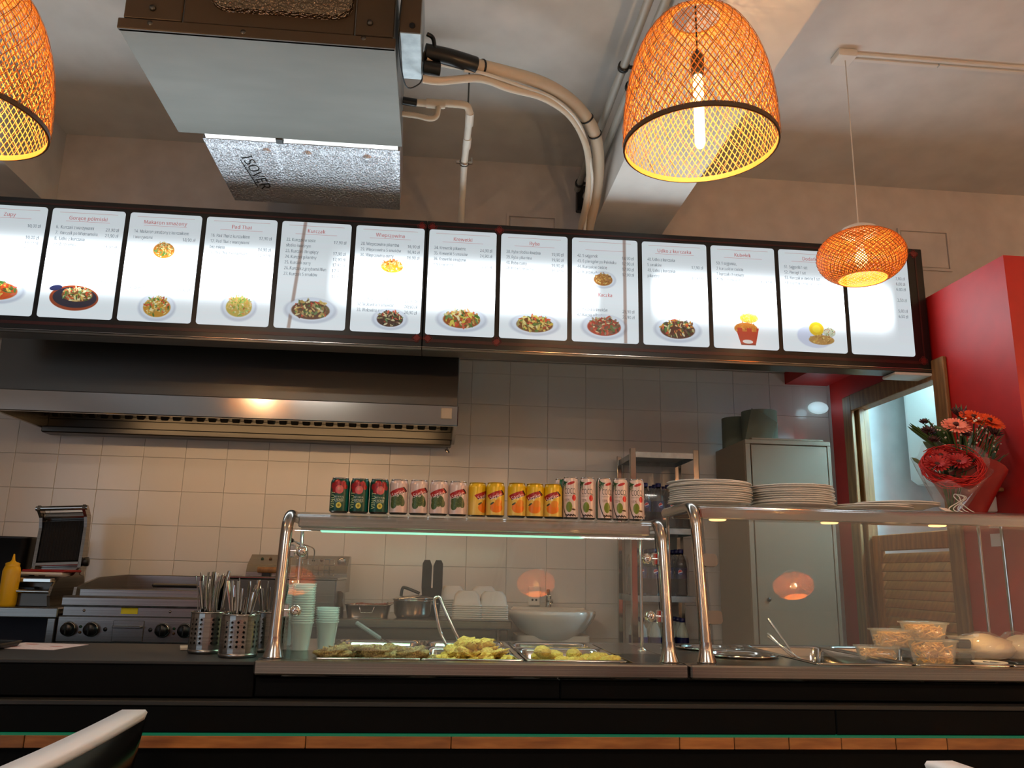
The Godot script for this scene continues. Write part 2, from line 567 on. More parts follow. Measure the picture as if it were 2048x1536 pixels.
# ---------------------------------------------------------------- the room
func room() -> void:
	struct("floor", span(-4.6, 5.0, -0.1, 0.0, -5.4, 4.6), M.floor_stone)
	struct("ceiling", span(-4.6, 5.0, CEIL_Y, CEIL_Y + 0.1, -5.4, 4.6), M.ceiling_paint)
	var back := struct("wall_back", span(-4.6, 5.0, 0.0, CEIL_Y, WALL_Z - 0.12, WALL_Z), M.wall_paint)
	obj("grout_bed", span(-2.85, RED_X - 0.001, 0.80, 2.372, WALL_Z, WALL_Z + 0.004), M.grout, back)
	var kinds := []
	for k in 4:
		kinds.append(M.tile_white.duplicate())
		kinds[k].albedo_color = M.tile_white.albedo_color.lightened(0.03 * k)
	var full := box(Vector3.ZERO, Vector3(0.2145, 0.1765, 0.008), 0.0012)
	full.generate_normals()
	var full_mesh := full.commit()
	var cut := box(Vector3.ZERO, Vector3(0.2145, 0.0745, 0.008), 0.0012)
	cut.generate_normals()
	var cut_mesh := cut.commit()
	for i in 24:
		for j in 9:
			var x := -2.848 + 0.216 * i + 0.108
			if x > 2.24: continue
			var y := 0.872 + 0.178 * j
			var t := obj("tile", cut_mesh if j == 8 else full_mesh, kinds[rng.randi() % 4], back)
			t.position = Vector3(minf(x, RED_X - 0.11), y + (0.037 if j == 8 else 0.089), WALL_Z + 0.006)
			t.rotation = Vector3(rng.randf_range(-0.002, 0.002), rng.randf_range(-0.003, 0.003), 0)
	var wl := new_st()
	bspan(wl, -4.7, -4.6, 0, 0.6, -5.4, 4.6)
	bspan(wl, -4.7, -4.6, 2.6, CEIL_Y, -5.4, 4.6)
	bspan(wl, -4.7, -4.6, 0.6, 2.6, -5.4, 1.0)
	bspan(wl, -4.7, -4.6, 0.6, 2.6, 4.2, 4.6)
	struct("wall_left", wl, M.wall_paint)
	var win := struct("unseen_window_1", span(-4.7, -4.66, 0.6, 2.6, 1.0, 4.2), mat("unseen_window_light_pane", Color(0.6, 0.7, 0.75), 0.2, 0.0, {"emission_enabled": true, "emission": Color(0.72, 0.84, 0.92), "emission_energy_multiplier": 0.9}))  # unseen window, placed for bluish light and reflections at the left
	for z in [1.04, 2.1, 3.1, 4.16]: obj("unseen_window_frame", span(-4.66, -4.6, 0.6, 2.6, z - 0.04, z + 0.04, 0.004), M.white_plastic, win)
	struct("wall_right", span(5.0, 5.1, 0, CEIL_Y, -5.4, 4.6), M.wall_paint)
	# unseen room behind the camera: red bays placed to redden reflections in the hood
	struct("wall_front", span(-4.6, 5.0, 0, CEIL_Y, 4.6, 4.7), M.wall_paint)
	for k in 4:
		var x: float = [-4.1, -2.7, 0.6, 2.8][k]
		struct("trim", span(x - [0.45, 0.5, 0.5, 0.6][k], x + [0.45, 0.5, 0.5, 0.6][k], 0.0, 2.7, 4.52, 4.6), M.red_paint)
	# the plastered bulkhead over the kitchen, with two access panels
	struct("wall_upper", span(-4.6, 5.0, 2.376, CEIL_Y, -4.6, -3.9), M.wall_paint)
	struct("ceiling_beam", span(0.72, 1.078, 2.875, CEIL_Y, -3.9, 4.6), M.ceiling_paint)
	struct("ceiling_beam", span(-2.3, -1.905, 2.875, CEIL_Y, -3.9, 4.6), M.ceiling_paint)
	for k in 2:
		var x0: float = [0.322, 2.427][k]
		var x1: float = [0.548, 2.68][k]
		var y0: float = [2.755, 2.834][k]
		var y1: float = [2.981, 3.03][k]
		var w := struct("trim", span(x0, x1, y0, y1, -3.9, -3.894, 0.002), M.wall_paint)
		var f := new_st()
		for q in [[x0 - 0.018, x1 + 0.018, y0 - 0.018, y0 - 0.005], [x0 - 0.018, x1 + 0.018, y1 + 0.005, y1 + 0.018], [x0 - 0.018, x0 - 0.005, y0 - 0.005, y1 + 0.005], [x1 + 0.005, x1 + 0.018, y0 - 0.005, y1 + 0.005]]:
			bspan(f, q[0], q[1], q[2], q[3], -3.9, -3.89)
		obj("panel_frame", f, M.wall_paint, w)

func red_block() -> void:
	var top := 2.5
	# side wall with a doorway, and the front that faces the dining room
	var w := new_st()
	bspan(w, RED_X, RED_X + 0.1, 0, top, -3.40, -2.93)
	bspan(w, RED_X, RED_X + 0.1, 0, top, -4.46, -4.25)
	bspan(w, RED_X, RED_X + 0.1, 2.15, top, -4.25, -3.40)
	struct("wall_side", w, M.red_paint)
	struct("wall_block", span(RED_X + 0.1, 5.0, 0, top, -3.03, -2.93), M.red_paint)
	struct("ceiling_block", span(RED_X + 0.1, 5.0, top - 0.08, top, WALL_Z, -3.03), M.wall_paint)
	struct("wall_inner", span(2.98, 3.08, 0, top - 0.08, WALL_Z, -3.03), M.wall_paint)
	struct("unseen_wall_lining", span(RED_X + 0.1, RED_X + 0.106, 0, 2.42, -4.46, -4.25), M.wall_paint)  # unseen white skins that keep red bounce out of the room
	struct("unseen_wall_lining", span(RED_X + 0.1, RED_X + 0.106, 0, 2.42, -3.40, -3.03), M.wall_paint)
	struct("unseen_wall_lining", span(RED_X + 0.1, RED_X + 0.106, 2.15, 2.42, -4.25, -3.40), M.wall_paint)
	struct("trim", span(2.0, RED_X, 2.305, 2.376, -4.49, -4.0), M.red_paint)
	# pine door frame
	var d := tag(obj("door_1", span(RED_X - 0.02, RED_X, 0, 2.19, -3.45, -3.36, 0.004), M.pine), "", "", "", "structure")
	obj("jamb", span(RED_X - 0.02, RED_X, 0, 2.19, -4.29, -4.2, 0.004), M.pine, d)
	obj("head", span(RED_X - 0.021, RED_X, 2.10, 2.19, -4.2, -3.45, 0.003), M.pine, d)
	obj("reveal", span(RED_X, RED_X + 0.1, 0, 2.12, -4.25, -4.235), M.pine, d)
	obj("reveal", span(RED_X, RED_X + 0.1, 0, 2.12, -3.415, -3.40), M.pine, d)
	obj("reveal", span(RED_X, RED_X + 0.1, 2.12, 2.14, -4.235, -3.415), M.pine, d)
	obj("stop_strip", span(RED_X + 0.02, RED_X + 0.05, 0, 2.12, -4.235, -4.19, 0.004), M.pine, d)
	# low louvred swing door in the doorway
	var l := thing("louvre_door", "low pine swing door with angled louvre slats in the doorway", "door", Vector3(RED_X + 0.05, 0, -4.185))
	obj("stile", span(-0.014, 0.014, 0.1, 1.43, 0.0, 0.075, 0.004), M.pine_orange, l)
	obj("stile", span(-0.014, 0.014, 0.1, 1.43, 0.665, 0.74, 0.004), M.pine_orange, l)
	obj("rail", span(-0.014, 0.014, 1.35, 1.43, 0.075, 0.665, 0.004), M.pine_orange, l)
	obj("rail", span(-0.014, 0.014, 0.1, 0.2, 0.075, 0.665, 0.004), M.pine_orange, l)
	var s := box(Vector3.ZERO, Vector3(0.056, 0.008, 0.588), 0.002)
	s.generate_normals()
	var sm := s.commit()
	for k in 26:
		var o := obj("louvre_slat", sm, M.pine_orange, l)
		o.position = Vector3(0, 0.225 + 0.0435 * k, 0.37)
		o.rotation.z = 1.0
	# water heater and its pipe in the room behind
	var b := thing("water_heater", "white water heater on the wall seen through the open doorway", "water heater", Vector3(2.78, 1.72, -4.15))
	var bs := new_st()
	loft(bs, [rrect(0.28, 0.40, 0.08, 0.0), rrect(0.34, 0.46, 0.1, 0.03), rrect(0.34, 0.46, 0.1, 0.62), rrect(0.28, 0.40, 0.08, 0.66)])
	obj("tank", bs, M.white_plastic, b)
	var ps := new_st()
	tube(ps, curve([Vector3(-0.05, 0.0, 0.1), Vector3(-0.05, -0.08, 0.1), Vector3(-0.05, -0.18, 0.14), Vector3(-0.05, -0.3, 0.2), Vector3(-0.05, -0.5, 0.2)]), 0.02)
	obj("pipe", ps, M.grey_plastic, b)
	# unseen cool lamp, placed to light that room
	var lamp := thing("unseen_ceiling_lamp", "unseen round ceiling lamp lighting the room behind the doorway", "lamp", Vector3(2.7, 2.42, -3.6))
	var ls := new_st()
	lathe(ls, [Vector2(0.0, -0.06), Vector2(0.09, -0.045), Vector2(0.12, 0.0)], 20)
	var lm := mat("lamp_cool", Color(0.9, 0.95, 1), 0.5, 0.0, {"emission_enabled": true, "emission": Color(0.8, 0.95, 1.0), "emission_energy_multiplier": 1.0})
	obj("diffuser", ls, lm, lamp)
	omni("unseen_ceiling_lamp_light", Vector3(2.7, 2.28, -3.6), Color(0.62, 0.90, 1.0), 2.0, 0.08)
	# pale glowing oval on the tiles; its weak light stands in for passage light
	var oval := thing("wall_oval", "pale glowing oval on the tiled wall beside the red wall", "lamp", Vector3(2.19, 2.172, WALL_Z + 0.01))
	var os_ := new_st()
	var oxf := Transform3D(Basis(Vector3(1, 0, 0), Vector3(0, 0, 0.35), Vector3(0, -0.6, 0)), Vector3.ZERO)
	lathe(os_, [Vector2(0.060, 0.0), Vector2(0.060, 0.03), Vector2(0.04, 0.06), Vector2(0.0, 0.07)], 20, oxf)
	var om := mat("glow_oval", Color(0.9, 0.95, 1), 0.5, 0.0, {"emission_enabled": true, "emission": Color(0.75, 0.88, 0.90), "emission_energy_multiplier": 0.5})
	obj("diffuser", os_, om, oval)
	omni("oval_glow_light", Vector3(2.15, 2.16, WALL_Z + 0.14), Color(0.78, 0.94, 1.0), 0.004, 0.03)
	# things fixed to the red wall
	var h := thing("paper_dispenser", "white box with a wooden ledge on the red wall", "dispenser", Vector3(RED_X, 1.48, -3.2))
	obj("body", span(-0.05, 0.0, 0.0, 0.075, -0.09, 0.07, 0.004), M.white_plastic, h)
	obj("ledge", span(-0.06, 0.0, 0.078, 0.092, -0.16, 0.12, 0.003), M.pine, h)
	one("notice", span(RED_X - 0.004, RED_X, 1.345, 1.395, -3.19, -3.13), M.paper_white, "small white notice on the red wall behind the right glass case", "notice")
	one("metal_trim", span(RED_X - 0.008, RED_X, 0.2, 1.42, -3.127, -3.112, 0.002), M.steel_polished, "thin metal strip running down the red wall", "trim strip")

# ---------------------------------------------------------------- ceiling unit, duct and pipes
func ceiling_things() -> void:
	var a := thing("ceiling_unit", "large grey ducted air conditioning unit hung under the ceiling", "air conditioner", Vector3(-0.6544, 2.9334, -2.8254))
	a.scale = Vector3.ONE * 0.8667
	obj("casing", span(-0.52, 0.52, 0.003, 0.29, -0.38, 0.36, 0.004), M.galvanised, a)
	obj("bottom_panel", span(-0.525, 0.525, 0.0, 0.004, -0.385, 0.375, 0.001), M.unit_panel, a)
	obj("front_strip", span(-0.53, 0.525, 0.0, 0.045, 0.362, 0.384, 0.003), M.unit_front_shaded, a)
	obj("front_panel", span(-0.515, -0.30, 0.055, 0.28, 0.36, 0.374, 0.003), M.unit_front_shaded, a)
	obj("front_panel", span(-0.295, 0.36, 0.055, 0.28, 0.36, 0.368, 0.003), M.unit_front_shaded, a)
	obj("front_panel", span(0.365, 0.515, 0.055, 0.28, 0.36, 0.374, 0.003), M.unit_front_shaded, a)
	for p in [[-0.41, 0.10], [-0.41, 0.03], [0.42, 0.11], [0.40, 0.035], [-0.06, 0.022]]:
		var s := new_st()
		lathe(s, [Vector2(0.0, 0.0), Vector2(0.013, 0.0), Vector2(0.011, 0.012), Vector2(0.0, 0.014)], 10, Transform3D(Basis(Vector3(1, 0, 0), -PI * -0.5), Vector3(p[0], p[1], 0.372)))
		obj("bolt", s, M.steel_dark, a)
	var stub := new_st()
	tube(stub, [Vector3(-0.53, 0.16, 0.03), Vector3(-0.60, 0.16, 0.04)], 0.028, 12)
	tube(stub, [Vector3(-0.53, 0.16, -0.09), Vector3(-0.56, 0.16, -0.09)], 0.015, 10)
	obj("pipe_stub", stub, M.black_plastic, a)
	for sx in [-0.5, 0.5]:
		for sz in [-0.3, 0.3]:
			var r := new_st()
			tube(r, [Vector3(sx, 0.29, sz), Vector3(sx, (CEIL_Y - a.position.y) / a.scale.y, sz)], 0.005, 6)
			obj("hanger_rod", r, M.steel_dark, a)
	var fd := thing("front_duct", "crumpled foil-wrapped duct stub on the front of the ceiling unit", "duct", Vector3(-0.5894, 3.0201, -2.5048))
	fd.scale = Vector3.ONE * 0.8667
	var f := new_st()
	var zm := Transform3D(Basis(Vector3(1, 0, 0), Vector3(0, 0, -1), Vector3(0, 1, 0)), Vector3.ZERO)
	var loops := []
	for k in 6:
		var loop := rrect(0.545 + 0.012 * (k % 2), 0.2, 0.07, 0.024 * k, Vector3.ZERO, 5)
		for i in loop.size(): loop[i] = zm * loop[i] + Vector3(0, 0.115, 0.03)
		loops.append(loop)
	loft(f, loops)
	obj("foil_sleeve", f, M.foil_shiny, fd)
	# foil duct to the wall, with the maker's print
	var d := thing("foil_duct", "silver foil insulated duct sloping down from the unit behind the menu", "duct", Vector3(-0.6, 2.93, -3.19))
	d.rotation.x = -0.30
	var db := new_st()
	var c8 := []
	for q in [[0.0, -0.4205, 0.390], [-0.366, -0.36, 0.383]]:
		for c in [[1, 0.0], [2, 0.0], [2, 0.24], [1, 0.24]]: c8.append(Vector3(q[c[0]], c[1], q[0]))
	quad(db, c8[0], c8[1], c8[2], c8[3])
	quad(db, c8[5], c8[4], c8[7], c8[6])
	quad(db, c8[4], c8[5], c8[1], c8[0])
	quad(db, c8[3], c8[2], c8[6], c8[7])
	quad(db, c8[4], c8[0], c8[3], c8[7])
	quad(db, c8[1], c8[5], c8[6], c8[2])
	obj("duct_body", db, M.foil, d)
	obj("flange", span(-0.41, 0.385, 0.0, 0.24, 0.001, 0.038, 0.003), M.steel_polished, d)
	obj("latch", span(-0.12, -0.09, -0.012, 0.0, 0.004, 0.034, 0.003), M.black_plastic, d)
	for x in [-0.17, 0.0, 0.25]:
		var s := new_st()
		lathe(s, [Vector2(0.0, -0.010), Vector2(0.017, -0.007), Vector2(0.023, 0.001)], 14, Transform3D(Basis(), Vector3(x, 0, -0.055)))
		obj("pin_washer", s, M.foil, d)
	var pr := new_st()
	var along := Vector3(0.28, 0, -0.96).normalized()
	var across := Vector3(0.96, 0, 0.28).normalized()
	letters(pr, "ISOVER", Vector3(-0.262, -0.0008, -0.085), along, across, 0.062)
	letters(pr, "SAINT-GOBAIN", Vector3(-0.278, -0.0008, -0.14), along, across, 0.018)
	bx(pr, Vector3(-0.265, -0.0006, -0.19), Vector3(0.003, 0.0006, 0.17), 0, Basis(Vector3.UP, -0.284))
	obj("duct_print", pr, M.black_matte, d)
	var eb := thing("control_box", "grey metal electrical box on the right end of the ceiling unit", "electrical box", Vector3(-0.1491, 2.9767, -2.6001))
	eb.scale = Vector3.ONE * 0.8667
	obj("box_body", span(-0.042, 0.042, 0.0, 0.26, -0.155, 0.155, 0.003), M.galvanised, eb)
	obj("front_plate", span(-0.042, 0.038, 0.0, 0.25, 0.155, 0.16, 0.001), M.unit_front_shaded, eb)
	var hole := new_st()
	lathe(hole, [Vector2(0.0, 0.0), Vector2(0.012, 0.0), Vector2(0.012, 0.004), Vector2(0.0, 0.004)], 14, Transform3D(Basis(Vector3(1, 0, 0), PI * 0.5), Vector3(0.006, 0.03, 0.16)))
	obj("cable_hole", hole, M.black_matte, eb)
	var wire := new_st()
	tube(wire, curve([Vector3(-0.035, 0.2, 0.17), Vector3(-0.045, 0.02, 0.16), Vector3(-0.042, -0.03, 0.0), Vector3(-0.02, -0.06, -0.12), Vector3(0.03, -0.03, -0.14), Vector3(0.05, 0.0, -0.11)]), 0.003, 6)
	obj("wire", wire, M.black_plastic, eb)
	# insulated pipe bundle that sweeps to the beam and goes down behind the menu
	var b := thing("pipe_bundle", "thick beige insulated pipe bundle curving from the unit down behind the menu", "pipe")
	var main := curve([Vector3(-0.104, 3.0374, -2.6781), Vector3(0.072, 3.066, -2.75), Vector3(0.18, 3.083, -2.8), Vector3(0.365, 3.092, -2.88), Vector3(0.51, 3.085, -3.0), Vector3(0.612, 3.03, -3.12), Vector3(0.664, 2.965, -3.3), Vector3(0.678, 2.894, -3.46), Vector3(0.676, 2.822, -3.61), Vector3(0.67, 2.70, -3.66), Vector3(0.67, 2.25, -3.66)])
	var s1 := new_st()
	tube(s1, main, 0.026, 12)
	obj("insulated_pipe", s1, M.pipe_foam, b)
	var s2 := new_st()
	var low := curve([Vector3(-0.1083, 2.9507, -2.6868), Vector3(-0.0433, 2.956, -2.70), Vector3(0.103, 3.024, -2.77), Vector3(0.222, 3.03, -2.83), Vector3(0.368, 3.05, -2.91), Vector3(0.495, 3.04, -3.02), Vector3(0.578, 2.985, -3.14), Vector3(0.622, 2.925, -3.3), Vector3(0.634, 2.86, -3.45), Vector3(0.635, 2.80, -3.60), Vector3(0.635, 2.68, -3.65), Vector3(0.635, 2.25, -3.65)])
	tube(s2, low, 0.0148, 10)
	obj("insulated_pipe", s2, M.pipe_foam, b)
	var s3 := new_st()
	tube(s3, curve([Vector3(0.04, 3.02, -2.72), Vector3(0.11, 3.035, -2.75), Vector3(0.26, 3.045, -2.83), Vector3(0.41, 3.055, -2.92), Vector3(0.54, 3.02, -3.05), Vector3(0.625, 2.93, -3.26), Vector3(0.648, 2.87, -3.42), Vector3(0.652, 2.79, -3.58), Vector3(0.652, 2.25, -3.63)]), 0.007, 8)
	obj("cable", s3, M.pipe_white, b)
	var s4 := new_st()
	tube(s4, curve([Vector3(-0.104, 3.0504, -2.6694), Vector3(-0.026, 3.0504, -2.6868), Vector3(0.026, 3.0504, -2.7041), Vector3(0.0823, 3.053, -2.7301)]), 0.031, 12)
	tube(s4, [Vector3(-0.1083, 2.9941, -2.6781), Vector3(-0.0477, 2.9958, -2.6868)], 0.0245, 12)
	tube(s4, curve([Vector3(-0.0997, 3.1067, -2.6434), Vector3(-0.078, 3.0981, -2.6521), Vector3(-0.0693, 3.0547, -2.6521)]), 0.008, 8)
	obj("black_sleeve", s4, M.black_plastic, b)
	for k in [8, 27, 30]:
		var s := new_st()
		var t: Vector3 = (main[k + 1] - main[k]).normalized()
		var bs := Basis(Quaternion(Vector3.UP, t))
		lathe(s, [Vector2(0.027, -0.0035), Vector2(0.0295, -0.0035), Vector2(0.0295, 0.0035), Vector2(0.027, 0.0035)], 14, Transform3D(bs, main[k]))
		obj("cable_tie", s, M.black_plastic, b)
	# white condensate drain
	var w := thing("drain_pipe", "white plastic drain pipe with elbow dropping behind the menu", "pipe")
	var e1 := new_st()
	tube(e1, [Vector3(-0.1993, 3.0651, -3.0248), Vector3(-0.143, 3.0651, -3.0335)], 0.0165, 12)
	obj("rubber_sleeve", e1, M.black_plastic, w)
	var e2 := new_st()
	tube(e2, [Vector3(-0.1473, 3.066, -3.0335), Vector3(-0.104, 3.0669, -3.0335)], 0.0148, 12)
	tube(e2, [Vector3(-0.104, 3.0669, -3.0335), Vector3(-0.026, 3.0677, -3.0335)], 0.019, 12)
	tube(e2, curve([Vector3(-0.026, 3.073, -3.0335), Vector3(0.045, 3.072, -3.034), Vector3(0.068, 3.066, -3.045), Vector3(0.077, 3.05, -3.075)], 4), 0.0156, 12)
	obj("elbow_run", e2, M.pipe_foam, w)
	var e3 := new_st()
	tube(e3, [Vector3(0.0765, 3.056, -3.065), Vector3(0.0765, 3.035, -3.125)], 0.0178, 12)
	tube(e3, [Vector3(0.0765, 3.05, -3.08), Vector3(0.066, 2.963, -3.32), Vector3(0.066, 2.83, -3.575), Vector3(0.066, 2.79, -3.62), Vector3(0.066, 2.25, -3.62)], 0.0148, 12)
	tube(e3, [Vector3(0.0735, 3.01, -3.19), Vector3(0.0715, 2.993, -3.24)], 0.0178, 12)
	obj("down_pipe", e3, M.pipe_white, w)
	var e4 := new_st()
	var fl := curve([Vector3(-0.1993, 3.0114, -3.0335), Vector3(-0.1387, 3.0071, -3.0335), Vector3(-0.0867, 2.9984, -3.0335), Vector3(-0.0607, 3.0114, -3.0335), Vector3(-0.0537, 3.0547, -3.0335)], 14)
	var rad := []
	for i in fl.size(): rad.append(0.0126 if i % 2 else 0.01)
	tube(e4, fl, rad, 10)
	obj("corrugated_hose", e4, M.pipe_foam, w)
	var e5 := new_st()
	lathe(e5, [Vector2(0.0148, -0.007), Vector2(0.021, -0.007), Vector2(0.021, 0.007), Vector2(0.0148, 0.007)], 14, Transform3D(Basis(Vector3(1, 0, 0), 1.13), Vector3(0.066, 2.963, -3.32)))
	bx(e5, Vector3(0.094, 2.965, -3.32), Vector3(0.018, 0.012, 0.011), 0.002)
	bx(e5, Vector3(0.038, 2.965, -3.32), Vector3(0.018, 0.012, 0.011), 0.002)
	bx(e5, Vector3(0.099, 2.976, -3.32), Vector3(0.005, 0.03, 0.007), 0.001)
	obj("pipe_clamp", e5, M.steel_polished, w)
	var e6 := new_st()
	tube(e6, [Vector3(0.068, 3.075, -3.05), Vector3(0.068, CEIL_Y, -3.05)], 0.0035, 6)
	obj("threaded_rod", e6, M.steel_dark, w)
	# two pipes along the beam
	for k in 2:
		var p := thing("beam_pipe", ["upper of the two grey pipes running along the left of the ceiling beam", "lower of the two grey pipes running along the left of the ceiling beam"][k], "pipe", Vector3.ZERO, 0.0, "pipes along the beam")
		var x: float = [0.650, 0.694][k]
		var y: float = [3.10, 3.063][k]
		var s := new_st()
		tube(s, [Vector3(x, y, 4.5), Vector3(x, y, -3.78)], 0.0165, 12)
		obj("pipe", s, M.pipe_grey, p)
		for z in [-1.4, [-2.74, -2.81][k], -3.71]:
			var c := new_st()
			lathe(c, [Vector2(0.0175, -0.01), Vector2(0.0225, -0.01), Vector2(0.0225, 0.01), Vector2(0.0175, 0.01)], 14, Transform3D(Basis(Vector3(1, 0, 0), PI * 0.5), Vector3(x, y, z)))
			bx(c, Vector3((x + 0.72) * 0.5 + 0.008, y, z), Vector3(maxf(0.72 - x - 0.016, 0.004), 0.008, 0.016), 0.001)
			obj("pipe_clip", c, M.black_plastic, p)
	one("pipe_bracket", box(Vector3(0.69, 3.09, -3.865), Vector3(0.06, 0.14, 0.043), 0.005), M.black_plastic, "small black bracket at the wall end of the beam pipes", "bracket")
	# surface conduit on the ceiling at the right
	var cd := thing("ceiling_conduit", "white surface conduit on the ceiling right of the beam", "conduit", Vector3(1.586, CEIL_Y, -2.817))
	cd.scale = Vector3.ONE * 0.8667
	obj("junction_box", span(-0.05, 0.04, -0.035, 0.0, -0.045, 0.045, 0.004), M.white_plastic, cd)
	obj("conduit_channel", span(0.04, 0.47, -0.016, 0.0, -0.03, -0.008, 0.002), M.white_plastic, cd)
	obj("conduit_channel", span(0.475, 3.1, -0.016, 0.0, -0.03, -0.008, 0.002), M.white_plastic, cd)
	obj("conduit_channel", span(0.04, 3.1, -0.014, 0.0, 0.004, 0.022, 0.002), M.white_plastic, cd)

# ---------------------------------------------------------------- the backlit menu
func dish(img: Image, cx: float, cy: float, rx: float, ry: float, pal: Array, seed_: int, n := 110, plate := true) -> void:
	var r := RandomNumberGenerator.new()
	r.seed = seed_
	if plate:
		ellipse(img, cx, cy + ry * 0.12, rx * 1.42, ry * 1.35, Color(0.80, 0.81, 0.86, 0.8), 0.0, 0.12, true)
		ellipse(img, cx, cy, rx * 1.25, ry * 1.18, Color(0.93, 0.94, 0.97, 0.9), 0.0, 0.1)
	ellipse(img, cx, cy + ry * 0.1, rx * 1.0, ry * 0.92, pal[0], 0.0, 0.08)
	for k in n:
		var a := r.randf() * TAU
		var d := sqrt(r.randf()) * 0.9
		var c: Color = pal[1 + r.randi() % (pal.size() - 1)]
		c = c.lightened(r.randf() * 0.25) if r.randf() < 0.6 else c.darkened(r.randf() * 0.3)
		ellipse(img, cx + cos(a) * d * rx, cy + sin(a) * d * ry - (1.0 - d) * ry * 0.25, r.randf_range(3, 13) * rx / 70.0, r.randf_range(1.5, 5) * rx / 70.0, Color(c, 0.9), r.randf() * PI)

